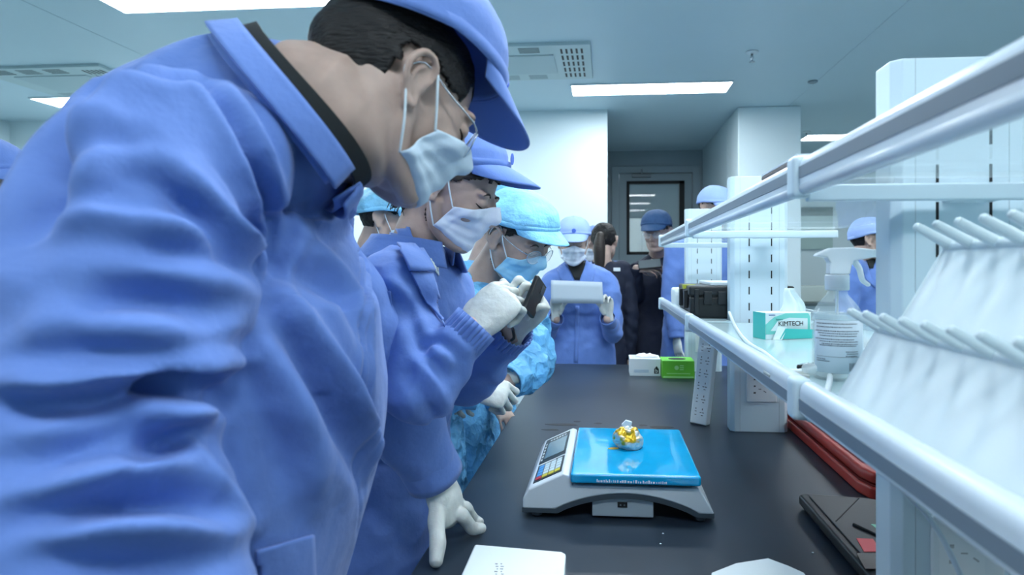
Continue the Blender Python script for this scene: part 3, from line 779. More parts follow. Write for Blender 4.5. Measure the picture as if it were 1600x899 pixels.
b = MB(); b.box(q.x+.050, q.y-.006, q.z+.184, q.x+.056, q.y+.006, q.z+.196); b.put('nozzle', WHITEG, t, .002)
# label wrapped around the front
def wrap(a0, a1, z0, z1, r, name, m):
    v = []; f = []; n = 14
    for i in range(n+1):
        a = a0+(a1-a0)*i/n
        for z in (z0, z1): v.append((q.x+r*math.cos(a), q.y+r*math.sin(a), q.z+z))
    for i in range(n): f.append((2*i, 2*i+2, 2*i+3, 2*i+1))
    b = MB(); b.add(v, f); return b
ml = evalmods(wrap(R(-170), R(-25), .012, .090, .0358, '', None).mesh(fixn=False), [('SOLIDIFY', dict(thickness=.0003))])
lb = part('paper_label', ml, mat('label_paper', (.66, .78, .86), .5), t)
INK = mat('label_ink', (.05, .07, .10), .6)
random.seed(5); b = MB()
for k, (z, a0, a1) in enumerate([(.086, -160, -60), (.081, -160, -75), (.075, -165, -55), (.0715, -155, -60), (.068, -150, -62), (.063, -165, -70), (.0595, -150, -58), (.056, -145, -58), (.0535, -150, -64), (.045, -90, -58), (.042, -88, -58), (.0385, -90, -62), (.033, -160, -135), (.030, -160, -125)]):
    a = a0
    while a < a1:
        d_ = random.uniform(1.6, 4); bb = wrap(R(a), R(min(a1, a+d_)), z-.0012, z, .0363, '', None); b.add(bb.v, bb.f); a += d_+random.uniform(.8, 1.6)
for k in range(12):
    a = -82+k*1.7; bb = wrap(R(a), R(a+random.choice((.5, .9))), .016, .028, .0363, '', None); b.add(bb.v, bb.f)
bb = wrap(R(-160), R(-55), .0362, .0366, .0363, '', None); b.add(bb.v, bb.f)
part('label_print', b.mesh(fixn=False), INK, lb, False)

# white cable over the shelf, pen, clear bag
pts = [P(1136, 488, 1.80), P(1150, 512, 1.72), P(1172, 538, 1.55)]
pts = [Vector((.37, 1.98, ZS+.03)), onz(1150, 512, ZS+.006), onz(1168, 535, ZS+.005), onz(1195, 552, ZS+.005), onz(1222, 574, ZS+.005), onz(1240, 581, ZS+.005), onz(1265, 578, ZS+.006), onz(1285, 576, ZS+.008), onz(1296, 584, ZS+.008), onz(1296, 597, ZS+.006), Vector((.285, .86, ZS+.005))]
b = MB(); b.tube(pts, .0042, 12, step=.008); tag(b.put('cable', WHITEG, None, smooth=True), 'white cable snaking along the lower glass shelf', 'cable')
a = onz(1248, 574, ZS+.005); c = onz(1276, 571, ZS+.005)
b = MB(); b.tube([a, a.lerp(c, .4), c, c+(c-a)*.8], [.0045, .0042, .004, .003], 12, step=.01); pn = b.put('pen', DARK, None, smooth=True); tag(pn, 'short black pen lying beside the spray bottle', 'pen')
b = MB(); b.tube([a+Vector((0, -.004, .005)), a.lerp(c, .5)+Vector((0, -.004, .006))], .001, 6, step=.01); part('clip', b.mesh(), STEEL, pn)
c = onz(1292, 590, ZS); v, f = ell((0, 0, 0), (.034, .02, .012), 40); v = [Vector((p[0], p[1], p[2]))*(1+.35*noise.noise(Vector(p)*55)) for p in v]
b = MB(); b.add([Vector((p.x, p.y, max(p.z, -.0115)))+c+Vector((0, -.0, .0118)) for p in v], f)
tag(b.put('plastic_film', mat('film_clear', (.80, .92, .95), .12, alpha=.4, spec=1), None, smooth=False), 'crumpled clear plastic film in front of the spray bottle', 'film')
c = onz(1228, 588, ZS); b = MB(); b.box(c.x-.03, c.y-.02, ZS, c.x+.03, c.y+.02, ZS+.006); tag(b.put('glass_slide_case', mat('amber_clear', (.62, .66, .62), .2, alpha=.6), None, .002), 'flat clear plastic case on the shelf beside the cable', 'case')

# thin brown board on the upper shelf
t0 = P(1203, 275, 1.24); b = MB(); zz = ZU-.022+.0003
b.box(.256, .888, ZU+.001, .37, 1.09, ZU+.007); bo = b.put('clipboard', mat('brown_board', (.16, .12, .11), .5), None, .002)
tag(bo, 'thin brown edged board lying on the upper shelf', 'board')
b = MB(); b.box(.256, .888, ZU+.0072, .37, 1.09, ZU+.0105); part('paper', b.mesh(), WHITEG, bo, False)

# white draining rack with two sloping pegged panels (near right)
t = empty('draining_rack', (.47, .62, ZS), 'white plastic draining rack with two rows of slanted pegs, nearest thing on the right', 'rack')
RK = mat('rack_white', (.64, .75, .79), .35, sss=.0)
def panel(A, B, C, D, name):    # top-left, top-right, bottom-right, bottom-left
    nu, nv = 44, 20; v = []; f = []
    nrm = (B-A).cross(D-A).normalized()
    if nrm.y > 0: nrm = -nrm
    for j in range(nv+1):
        for i in range(nu+1):
            u = i/nu; w_ = j/nv; p = A.lerp(B, u).lerp(D.lerp(C, u), w_)
            v.append(p+nrm*(.0016*math.sin(u*2*PI*11)*min(1, w_*3)+.012*math.sin(w_*PI)*0))
    for j in range(nv):
        for i in range(nu): f.append((j*(nu+1)+i, j*(nu+1)+i+1, (j+1)*(nu+1)+i+1, (j+1)*(nu+1)+i))
    b = MB(); b.add(v, f); me = evalmods(b.mesh(), [('SOLIDIFY', dict(thickness=.004, offset=0))]); return part(name, me, RK, t), nrm
YR0, YR1 = .13, .80
A1 = Vector((.405, YR1, 1.343)); B1 = Vector((.405, YR0, 1.343)); D1 = Vector((.335, YR1, 1.225)); C1 = Vector((.335, YR0, 1.225))
A2 = Vector((.325, YR1, 1.245)); B2 = Vector((.325, YR0, 1.245)); D2 = Vector((.274, YR1, ZS+.004)); C2 = Vector((.274, YR0, ZS+.004))
panel(A1, B1, C1, D1, 'back_panel')
panel(A2, B2, C2, D2, 'front_panel')
for (A, B, sz) in ((A1, B1, 1.0), (A2, B2, .9)):
    for k in range(15):
        p = A.lerp(B, (k+.25)/15)
        d_ = Vector((-.040*sz, .002, .024*sz))
        b = MB(); b.tube([p-d_*.25, p+d_*.4, p+d_*1.0], [.0068*sz, .0062*sz, .0050*sz], 14, step=.003); b.put('peg', RK, t)
b = MB(); b.tube([A1, B1], .007, 12, step=.05); b.tube([A2, B2], .006, 12, step=.05)
b.tube([A1, Vector((A1.x+.03, YR1, ZS+.006))], .005, 10, step=.02); b.tube([B1, Vector((A1.x+.03, YR0, ZS+.006))], .005, 10, step=.02)
b.tube([A1, D1, A2], .004, 10, step=.02); b.tube([Vector((A2.x+.01, YR1, ZS+.006)), A2], .004, 10, step=.02)
b.put('frame', RK, t, smooth=True)
# curved brace under the near end of the lower shelf
for y, nm in ((.868, 'curved white brace under the lower shelf in front of the nearest upright'),):
    b = MB(); b.tube([(.300, y-.01, 1.112), (.36, y-.01, 1.05), (.42, y-.01, .985), (.47, y-.01, .88)], [(.003, .009)]*4, 12, side=(0, 1, 0), step=.01)
    tag(b.put('shelf_brace', WHITEP, None, smooth=True), nm, 'brace')

# ================================================================ FAR RIGHT ROOM
t = empty('side_counter', (2.9, 8.4, 0), 'pale counter against the far wall seen between the uprights', 'counter')
b = MB(); b.box(1.9, 8.1, .0, 4.2, 8.9, .83); b.put('cupboards', CAB, t, .004)
b = MB(); b.box(1.88, 8.07, .83, 4.22, 8.95, .87); b.put('worktop', mat('counter_dark', (.08, .11, .12), .4), t, .003)
b = MB(); b.box(2.42, 8.25, .87, 2.82, 8.6, 1.07); tag(b.put('white_instrument', mat('instr', (.5, .58, .56), .4), None, .01), 'small pale instrument on the far counter behind the wipes box', 'instrument')
t = empty('wall_board', (2.6, 8.97, 1.9), 'small grey framed notice on the far right wall', 'notice')
b = MB(); b.box(2.5, 8.96, 1.55, 3.05, 9.0, 2.12); b.put('board', mat('nb', (.42, .56, .54), .5), t)
b = MB(); b.box(2.5, 8.95, 2.0, 3.05, 8.96, 2.12); b.put('header', mat('nbh', (.08, .12, .13), .5), t)
# ================================================================ PEOPLE
# head in its own frame: +x face, +y left, +z up, origin between the ears
def head_shapes(fem=False):
    s = []
    s.append(ell((-.014, 0, .034), (.098, .077, .086), 32))
    s.append(ell((.028, 0, -.012), (.066, .064, .080), 28))
    s.append(ell((.030, 0, -.070), (.052, .047, .040), 24))
    w_ = .92 if fem else 1
    for y in (-1, 1):
        s.append(tube([(-.006, y*.060, -.030), (.004, y*.055*w_, -.066), (.036, y*.036*w_, -.094), (.066, y*.012, -.104)], [.017, .018, .017, .015]))
        s.append(ell((.056, y*.036, -.028), (.028, .026, .024), 16))
        s.append(ell((.079, y*.030, .004), (.0125, .0150, .0115), 16))       # closed lids
        s.append(ell((.076, y*.033, .022), (.014, .022, .008), 16))          # brow
        s.append(tube([(.100, y*.007, -.034), (.093, y*.014, -.036), (.086, y*.014, -.036)], [.007, .008, .006], 10))
        # ear
        e = lambda x, z, o: (x-.008, y*(.0755+o), z)
        s.append(tube([e(.010, .006, .004), e(.012, .022, .008), e(.000, .034, .013), e(-.016, .031, .018), e(-.025, .014, .020), e(-.021, -.006, .017), e(-.011, -.019, .011), e(-.002, -.029, .008), e(.005, -.024, .004), e(.004, -.012, .003)],
                      [.0038, .0042, .0047, .0050, .0050, .0044, .0042, .0064, .0052, .0038], 10, step=.002))
        s.append(tube([e(-.004, .022, .010), e(-.013, .010, .012), e(-.011, -.006, .010), e(-.002, -.014, .006)], [.0028, .0034, .0034, .003], 8, step=.002))
        s.append(tube([e(.004, .004, .004), e(.004, -.006, .005)], [.0042, .0042], 8))
        s.append(ell((-.015, y*.0765, .004), (.020, .0065, .030), 20))
    s.append(tube([(.088, 0, .020), (.099, 0, .000), (.109, 0, -.022), (.106, 0, -.034)], [.0065, .0072, .0095, .009], 14))
    s.append(ell((.086, 0, -.058), (.011, .022, .0075), 14)); s.append(ell((.084, 0, -.070), (.011, .018, .007), 14))
    s.append(ell((.066, 0, -.102), (.020, .020, .016), 16))
    return s
HEAD_L = fuse(head_shapes(), .004, 2); HB = bvh_of(HEAD_L)
def hcast(o, d, big=.4):
    d = Vector(d).normalized(); o = Vector(o); h = HB.ray_cast(o+d*big, -d)
    return (h[0], h[1]) if h[0] is not None else (None, None)
def hm(pos, yaw, pitch, roll=0, s=1.0):
    return Matrix.Translation(Vector(pos)) @ Matrix.Rotation(R(yaw), 4, 'Z') @ Matrix.Rotation(R(pitch), 4, 'Y') @ Matrix.Rotation(R(roll), 4, 'X') @ Matrix.Diagonal((s, s, s, 1))
def grid_mesh(fn, nu, nv, thick, closed=False, drop=None, offset=1):
    v = []; f = []; ok = []
    for j in range(nv+1):
        for i in range(nu+(0 if closed else 1)):
            p = fn(i/nu, j/nv); v.append(p)
    w_ = nu if closed else nu+1
    for j in range(nv):
        for i in range(nu):
            q = (j*w_+i, j*w_+(i+1) % w_, (j+1)*w_+(i+1) % w_, (j+1)*w_+i)
            if drop is None or not drop((i+.5)/nu, (j+.5)/nv): f.append(q)
    b = MB(); b.add(v, f)
    return evalmods(b.mesh(fixn=False), [('SOLIDIFY', dict(thickness=thick, offset=offset))])
def cleanloose(me):
    bm = bmesh.new(); bm.from_mesh(me); bmesh.ops.delete(bm, geom=[v for v in bm.verts if not v.link_faces], context='VERTS'); bm.to_mesh(me); bm.free(); return me
def mask_mesh(top=.004, bot=-.118, span=60, low=0):
    nu, nv = 48, 22
    Rr = np.zeros((nv+1, nu+1)); Z = np.zeros((nv+1, nu+1)); TH = np.zeros((nv+1, nu+1))
    for i in range(nu+1):
        for j in range(nv+1):
            sp = span+20*(j/nv)
            th = R(-sp+2*sp*i/nu); TH[j, i] = th; c = abs(math.sin(th))
            zt = top-.006-.036*c**1.3+.006*math.exp(-(th/.22)**2); zb = bot+.030*c**1.6
            z = zt+(zb-zt)*j/nv; Z[j, i] = z
            p, n_ = hcast((.0, 0, max(z, -.098)), (math.cos(th), math.sin(th), 0))
            Rr[j, i] = p.xy.length if p is not None else .06
    for _ in range(8):
        S_ = Rr.copy(); S_[1:-1] = (Rr[:-2]+Rr[2:]+Rr[1:-1])/3; S_[:, 1:-1] = (S_[:, :-2]+S_[:, 2:]+S_[:, 1:-1])/3
        Rr = np.maximum(Rr, S_)
    def fn(u, v):
        i = int(round(u*nu)); j = int(round(v*nv)); r = Rr[j, i]+.0060; z = Z[j, i]
        sag = .010*max(0, (v-.8)/.2)**2; r -= sag
        if .15 < v < .85: r += .0012*math.sin((v-.15)/.7*PI*6)*max(0, 1-(abs(u-.5)*2)**4)
        r += .0015*math.sin(u*40+v*7)*abs(u-.5)*2
        return Vector((r*math.cos(TH[j, i]), r*math.sin(TH[j, i]), z))
    me = grid_mesh(fn, nu, nv, .0012)
    c = [fn(0, .03), fn(0, .97), fn(1, .03), fn(1, .97)]
    return me, c
MASK_ME, MC = mask_mesh()
def loops():
    out = []
    for y, (a, c) in ((-1, MC[:2]), (1, MC[2:])):
        e = Vector((-.026, y*.084, .006)); et = Vector((-.004, y*.082, .036)); eb = Vector((-.018, y*.084, -.024))
        out.append(tube([a, a.lerp(et, .5)+Vector((0, y*.004, 0)), et, Vector((-.024, y*.083, .030)), e+Vector((-.006, 0, 0)), eb, c.lerp(eb, .5)+Vector((0, y*.004, 0)), c], [.0016]*8, 8, step=.003))
    return out
LOOPS = loops()
def cap_mesh(kind='cap', seed=0):
    rx, ry, rz = (.117, .100, .105) if kind == 'cap' else (.124, .108, .112)
    cz = .030; nu, nv = 64, 20
    def rim(a): return .042+.012*math.cos(a)-.008*(math.sin(a)**2)-(.026*max(0, -math.cos(a)))
    def fn(u, v):
        a = u*2*PI; zr = rim(a); e0 = math.asin(max(-.9, min(.9, (zr-cz)/rz)))
        e = e0+(PI/2-e0)*v
        fl = 1.0
        p = Vector((rx*math.cos(e)**.82*math.cos(a), ry*math.cos(e)**.82*math.sin(a), cz+rz*math.sin(e)))
        if kind == 'cap':
            k = 1+.022*noise.noise(Vector((p.x*20, p.y*20, p.z*20+seed)))+(.010*math.sin(a*8+seed) if v < .9 else 0)*v
            if v < .16: k *= .985
        else:
            k = 1+.05*noise.noise(Vector((p.x*16, p.y*16, p.z*16+seed)))+.014*math.sin(a*34)*max(0, .5-v)+.03*math.exp(-((v-.28)/.2)**2)
            if v < .06: k *= .96
        return Vector((p.x*k-.006, p.y*k, cz+(p.z-cz)*k))
    dome = grid_mesh(fn, nu, nv, .0025, closed=True)
    def vis(u, v):
        a = R(-62+124*u); z0 = rim(a)+.004; L_ = (.078 if kind == 'cap' else .055)*max(0, math.cos(a*1.42))**.55
        r0 = Vector((rx*math.cos(a)*.985-.006, ry*math.sin(a)*.985, 0))
        x = r0.x+L_*v; y = r0.y*(1-.10*v); z = z0-.35*L_*v-.010*(y/.09)**2*(.4+v)-.006*v*v
        return Vector((x, y, z))
    visor = grid_mesh(vis, 32, 10, .003)
    def band(u, v):
        a = u*2*PI; zr = rim(a); k = 1.004 if v > .02 else 1.0
        return Vector((rx*.985*k*math.cos(a)-.006, ry*.985*k*math.sin(a), zr-.002+v*.016))
    bandm = grid_mesh(band, nu, 2, .0015, closed=True)
    return dome, visor, bandm
CAPS = {'cap': cap_mesh('cap'), 'bouffant': cap_mesh('bouffant', 3)}
def hair_mesh(kind='short', seed=0, thick=.010):
    nu, nv = 150, 72
    def inreg(p):
        x, y, z = p
        if kind == 'short':
            lo = .040-(.0 if x > -.02 else 0)
            if x > .058: return z > .060
            if x > .012: return z > .026
            if x > -.036 and abs(y) > .05: return z > .040
            return z > -.066
        else:
            if x > .066: return z > .056
            if x > .010: return z > .020+ (x-.01)*.5
            if x > -.036 and abs(y) > .05: return z > .038
            return z > -.062
    pts = {}
    def fn(u, v):
        a = u*2*PI; e = R(-62)+R(150)*v
        d = Vector((math.cos(e)*math.cos(a), math.cos(e)*math.sin(a), math.sin(e)))
        p, n_ = hcast((-.012, 0, .02), d)
        if p is None: p = Vector((-.012, 0, .02))+d*.08
        # keep the shell on the skull, not on the ear
        if abs(p.y) > .078: p.y = math.copysign(.078, p.y)
        t_ = thick*(.55+.45*noise.noise(Vector(p)*26+Vector((seed, 0, 0)))+.25*noise.noise(Vector((p.x*40, p.y*90, p.z*90))))
        q = p+d*max(.002, t_); pts[(round(u*nu) % nu, round(v*nv))] = q
        return q
    def drop(u, v):
        q = pts.get((int(u*nu) % nu, int(v*nv)))
        j = .007*noise.noise(Vector(q)*70+Vector((seed, 5, 2)))
        return not inreg((q.x+j, q.y, q.z+j*1.3))
    return cleanloose(grid_mesh(fn, nu, nv, .006, closed=True, drop=drop, offset=-1))
HAIRS = {k: hair_mesh(k, 2 if k == 'short' else 5) for k in ('short', 'long')}
def inst(me, M):
    m2 = me.copy(); m2.transform(M); return m2
def stroke(pts, rad, M, n=8):     # a fine tube laid on the face; pts in (y,z) seen from the front
    q = []
    for (y, z) in pts:
        p, n_ = hcast((0, y, z), (1, 0, 0)); q.append(p+Vector((.0004, 0, 0)))
    return tube([M @ p for p in q], rad, n, step=.002)
def earfit(p, yaw, pitch, roll=0, s=1.0):
    Rm = hm((0, 0, 0), yaw, pitch, roll, s).to_3x3(); return Vector(p)-Rm @ Vector((-.012, -.083, .003))
def addhead(t, M, cap='cap', capm=None, hair='short', hairm=None, mask=None, glasses=False, visor=True, logo=True, eyes=True, maskM=None, capM=None, body=None, hairM=None):
    hp = body or t
    if hair: part('hair', inst(HAIRS[hair], M @ (hairM or Matrix.Identity(4))), hairm or HAIR, t)
    if cap:
        K = M @ (capM or Matrix.Identity(4))
        d, v, bd = CAPS[cap]
        c = part('cap', inst(d, K), capm, t)
        part('cap_band', inst(bd, K), capm, c)
        part('visor', inst(v, K), capm, c)
        b = MB(); b.lathe([(.006, 0), (.006, .003), (.002, .004)], K @ Vector((-.008, 0, .136)), 14, (K.to_3x3() @ Vector((0, 0, 1)))); part('cap_button', b.mesh(), capm, c)
        if logo:
            b = MB(); o_ = K @ Vector((.1145, 0, .075)); ax = (K.to_3x3() @ Vector((1, 0, .12))).normalized()
            b.lathe([(.0115, 0), (.0115, .0008), (.009, .0009)], o_, 24, ax); part('cap_badge', b.mesh(), mat('badge_blue', (.07, .15, .55), .6), c)
    if mask:
        K = M @ (maskM or Matrix.Identity(4))
        mk = part('face_mask', inst(MASK_ME, K), mask, t)
        b = MB()
        for v, f in LOOPS: b.add([K @ Vector(p) for p in v], f)
        lp = MB(); lp.add([K @ Vector(p) for p in LOOPS[0][0]], LOOPS[0][1]); part('ear_loop', lp.mesh(), LOOP, mk)
        lp = MB(); lp.add([K @ Vector(p) for p in LOOPS[1][0]], LOOPS[1][1]); part('ear_loop', lp.mesh(), LOOP, mk)
    if eyes:
        for y in (-1, 1):
            b = MB(); b.add(*stroke([(y*.015, .001), (y*.022, -.0035), (y*.031, -.006), (y*.040, -.0045), (y*.0455, -.0005)], [.0006, .0013, .0016, .0015, .0008], M)); part('eyelashes', b.mesh(), LASH, t)
            b = MB(); b.add(*stroke([(y*.013, .021), (y*.024, .0255), (y*.036, .0265), (y*.049, .021)], [.0013, .0026, .0024, .0010], M)); part('eyebrow', b.mesh(), HAIRB, t)
    if glasses:
        g = MB(); ln = MB()
        for y in (-1, 1):
            rimp = []
            for k in range(25):
                a = 2*PI*k/24; rimp.append(M @ Vector((.104-.010*abs(math.cos(a))*0-.012*(abs(y*.034+.024*math.cos(a))/.06)**2, y*.034+.024*math.cos(a), -.004+.019*math.sin(a))))
            g.tube(rimp, .0011, 8, step=.002)
            ln.add(rimp[:-1]+[p+(M.to_3x3() @ Vector((-.001, 0, 0))) for p in rimp[:-1]], [tuple(range(24)), tuple(range(24, 48))[::-1]]+[(i, (i+1) % 24, (i+1) % 24+24, i+24) for i in range(24)])
            g.tube([M @ Vector((.092, y*.058, .002)), M @ Vector((.075, y*.072, .006)), M @ Vector((.03, y*.079, .014)), M @ Vector((-.012, y*.083, .026)), M @ Vector((-.030, y*.083, .010))], .0012, 8, step=.01)
        g.tube([M @ Vector((.103, -.011, .000)), M @ Vector((.108, 0, .004)), M @ Vector((.103, .011, .000))], .0011, 8, step=.003)
        go = part('glasses', g.mesh(), STEEL, t); part('lens', ln.mesh(), LENS, go, False)

# hand: wrist W, direction d (towards the fingers), n = back-of-hand normal, side=+1 when the thumb is at +y of frame(d, n)
def hand(W, d, n, side=1, s=1.0, curl=(35, 40, 30), thumb=(40, 25), spread=6, pts=None, k=1.0):
    M = frame(W, d, n) @ Matrix.Diagonal((s, s*side, s, 1))
    T = lambda x, y, z: M @ Vector((x, y, z))
    out = []
    yd = M.to_3x3() @ Vector((0, 1, 0))
    out.append(tube([T(-.035, 0, 0), T(0, 0, 0), T(.03, .001, 0), (T(.065, 0, .002)), T(.092, -.002, .001)], [(.019*k*s, .027*k*s), (.0175*k*s, .0265*k*s), (.0165*k*s, .035*k*s), (.0145*k*s, .040*k*s), (.0105*k*s, .037*k*s)], 24, side=yd))
    out.append(tube([T(.008, .018, -.006), T(.035, .030, -.008), T(.052, .036, -.008)], [.016*k*s, .0165*k*s, .012*k*s], 16))
    base = [(.090, .029), (.095, .0095), (.091, -.0105), (.083, -.029)]
    ln = [(.044, .026, .022), (.048, .030, .023), (.045, .028, .022), (.035, .021, .019)]
    rd = [.0088, .0090, .0086, .0076]
    for i in range(4):
        x, y = base[i]; a = R(spread*(1.5-i)); p = Vector((x-.012, y, 0)); q = [p.copy(), Vector((x, y, 0))]
        cu = curl[i] if hasattr(curl[0], '__len__') else curl
        e = 0; c = Vector((x, y, 0))
        for L_, cc in zip(ln[i], cu):
            e += R(cc); c = c+Vector((math.cos(e)*math.cos(a), math.cos(e)*math.sin(a), -math.sin(e)))*L_; q.append(c.copy())
        out.append(finger([T(*v) for v in q], rd[i]*k*s))
    tp = Vector((.046, .036, -.008)); a = R(thumb[0]); e = R(thumb[1]); q = [Vector((.02, .026, -.006)), tp]
    for L_, f_ in ((.036, 1), (.030, 1.4)):
        aa = a*(1 if f_ == 1 else .75); ee = e*f_
        tp = tp+Vector((math.cos(aa)*math.cos(ee), math.sin(aa)*math.cos(ee), -math.sin(ee)))*L_; q.append(tp)
    out.append(finger([T(*v) for v in q], .0105*k*s))
    return out
def finger(q, r):
    # straight phalanges with a knuckle bulge at each joint
    q = [Vector(p) for p in q]; P_ = [q[0]]; rr = [r*1.06]
    for i in range(1, len(q)):
        f0 = 1.07-.07*i/len(q)*3*.5
        P_.append(q[i-1].lerp(q[i], .5)); rr.append(r*(1.0-.06*i)*1.0)
        P_.append(q[i]); rr.append(r*(1.07-.075*i) if i < len(q)-1 else r*.70)
    return tube(P_, rr, 14, step=.0025)

def lerp3(a, b, t): return tuple(x+(y-x)*t for x, y in zip(a, b))
def person(lab, head, yaw, pitch, roll=0, s=1.0, hip=None, byaw=0, neck=None, size=1.0, bow=.0, arms=None, coatm=COAT, skin=SKIN, legs=True,
           vox=.007, svox=.006, hem=.48, sections=None, sleeve=(.070, .066, .056, .052, .044), sfold=.10, hands=None, group=None, collar='shirt', tee=None, cuff=False,
           crk=(.006, 9), handmat=None, hs=1.0, headkw=None, extra=None, neckr=.055, sh_off=0.17, bodylen=None, gloves=True, fld=None, a_in=None, tk=.86):
    headkw = headkw or {}
    M = hm(head, yaw, pitch, roll, s); head = Vector(head)
    if hip is None: hip = (head.x, head.y)
    F = Vector((math.cos(R(byaw)), math.sin(R(byaw)), 0)); Lv = Vector((-F.y, F.x, 0))
    hipv = Vector((hip[0], hip[1], .93)); 
    if neck is None:
        neck = M @ Vector((-.045, 0, -.135))
    neck = Vector(neck)
    t = empty('person', (hip[0], hip[1], 0), lab, 'person', group)
    if sections is None:
        def ax(u): return hipv.lerp(neck, u)-F*bow*math.sin(PI*u)
        A = size
        sections = [((hipv.x, hipv.y, hem), .165*A, .225*A), ((hipv.x, hipv.y, hem+.2), .155*A, .215*A), (ax(0), .145*A, .200*A), (ax(.25), .135*A, .185*A), (ax(.50), .140*A, .195*A), (ax(.72), .135*A, .205*A),
                    (ax(.87), .105*A, .180*A), (ax(.96), .070*A, .11*A), (ax(1.0)+(neck-hipv).normalized()*.015, .055*A, .060*A)]
    pts = [p for p, a, b_ in sections]; rad = [(a, b_) for p, a, b_ in sections]
    def taxis(u): return crom([np.array(p, float) for p in pts], u)
    # coat
    shapes = [tube(pts, rad, 48, side=Lv, power=.88, step=.012)]
    sk = [tube(pts[1:], [(a*tk, b_*tk) for a, b_ in rad[1:-1]]+[(neckr, neckr)], 32, side=Lv, step=.02)]
    arms = arms or {}
    base_sh = {}
    for sd, sg in (('L', 1), ('R', -1)):
        base_sh[sd] = hipv.lerp(neck, .86)+Lv*sg*sh_off*size-F*bow*.4
    hs_list = []; cuffs = []
    for sd, sg in (('L', 1), ('R', -1)):
        a = arms.get(sd)
        if a is None:
            sh = base_sh[sd]; el = sh+Vector((0, 0, -.29))+Lv*sg*.05; wr = el+Vector((0, 0, -.23))+F*.05; a = (sh, el, wr, None)
        sh, el, wr, hd = a[0], a[1], a[2], (a[3] if len(a) > 3 else None)
        sh = Vector(sh) if sh is not None else base_sh[sd]; el = Vector(el); wr = Vector(wr)
        q = [sh, sh.lerp(el, .5), el, el.lerp(wr, .5), wr]
        inner = (neck*.5+hipv.lerp(neck, .75)*.5) if not a_in else Vector(a_in)
        sv = [v*size for v in sleeve] if not (a[4:] and a[4]) else a[4]
        shapes.append(tube([inner.lerp(sh, .55)]+q, [sv[0]*.95]+list(sv), 40, fold=sfold, ff=13, seed=sg+head.x*5, step=.006))
        dr = (wr-el).normalized()
        sk.append(tube([inner.lerp(sh, .6 if tk > .8 else .9), sh, sh.lerp(el, .5), el, el.lerp(wr, .4), wr, wr+dr*.03], [.05 if tk > .8 else .035, .05, .044, .038, .036, .026, .024], 20, step=.012))
        if hd is None:
            n_ = Lv*sg; hd = lambda k, wr=wr, dr=dr, n_=n_, sg=sg: hand(wr+dr*.03, dr, n_, side=sg*1, curl=(20, 25, 20), k=k, s=hs)
        sk += hd(.86); hs_list.append((sd, hd)); cuffs.append((wr, dr, sv[-1]))
    if extra: shapes += extra(F, Lv)
    sk.append(tube([M @ Vector((-.025, 0, -.01)), M @ Vector((-.040, 0, -.075)), (M @ Vector((-.045, 0, -.075))).lerp(neck, .55), neck-(neck-Vector(crom([np.array(p, float) for p in pts], .8))).normalized()*.03], [neckr*.98*s, neckr*.96*s, neckr, neckr*1.06], 56))
    for v, f in head_shapes(headkw.pop('fem', False)): sk.append(([M @ Vector(p) for p in v], f))
    # legs
    if legs:
        for sg in (-1, 1):
            h0 = Vector((hip[0], hip[1], .86))+Lv*sg*.09; k0 = Vector((h0.x, h0.y, .48))+F*.02; a0 = Vector((h0.x, h0.y, .09))
            sk.append(tube([h0, h0.lerp(k0, .5), k0, k0.lerp(a0, .4), a0], [.08, .07, .052, .048, .034], 18, step=.03))
            b = MB(); b.tube([h0, k0, a0+Vector((0, 0, .0))], [.098, .080, .072], 20, step=.03); 
            part('trouser_leg', b.mesh(), TROUS, t)
            b = MB(); b.add(*ell(a0+F*.055+Vector((0, 0, -.045)), (.05, .05, .042), 16)); v, f = tube([a0-F*.06+Vector((0, 0, -.05)), a0+F*.05+Vector((0, 0, -.055)), a0+F*.17+Vector((0, 0, -.06))], [(.042, .040), (.036, .048), (.024, .036)], 18, side=Lv)
            b = MB(); b.add(v, f); part('shoe', b.mesh(), SHOEM, t)
    body = part('body', fuse(sk, svox, 3), skin, t)
    cm = fuse(shapes, vox, 4)
    if crk: crinkle(cm, crk[0], crk[1], seed=head.x*3, ridged=True)
    if fld: folds(cm, fld)
    coat = part('coat', cm, coatm, t)
    cb = bvh_of(cm)
    for (sd, hd), (wr, dr, r) in zip(hs_list, cuffs):
        if gloves and (gloves is True or sd in gloves):
            part('glove', fuse(hd(1.0), max(.0022, svox*.55), 2), handmat or GLOVE, t)
        # cuff band
        b = MB()
        def cf(u, v, wr=wr, dr=dr, r=r):
            X = frame(wr, dr, (0, 0, 1) if abs(dr.z) < .8 else (1, 0, 0)); a = 2*PI*u
            rr = r*.93+(.0022*math.sin(a*26) if cuff else 0)
            return X @ Vector((-.022+v*.058, rr*math.cos(a), rr*math.sin(a)))
        part('cuff', grid_mesh(cf, 104 if cuff else 40, 4, .003, closed=True), coatm, coat)
    addhead(t, M, body=body, **headkw)
    # collar
    cax = (M @ Vector((-.03, 0, -.05))-neck).normalized(); cax = (cax*.6+(neck-hipv).normalized()*.4+Vector((0, 0, .3))*0).normalized()
    return dict(t=t, coat=coat, bvh=cb, neck=neck, F=F, L=Lv, axis=cax, M=M, body=body)
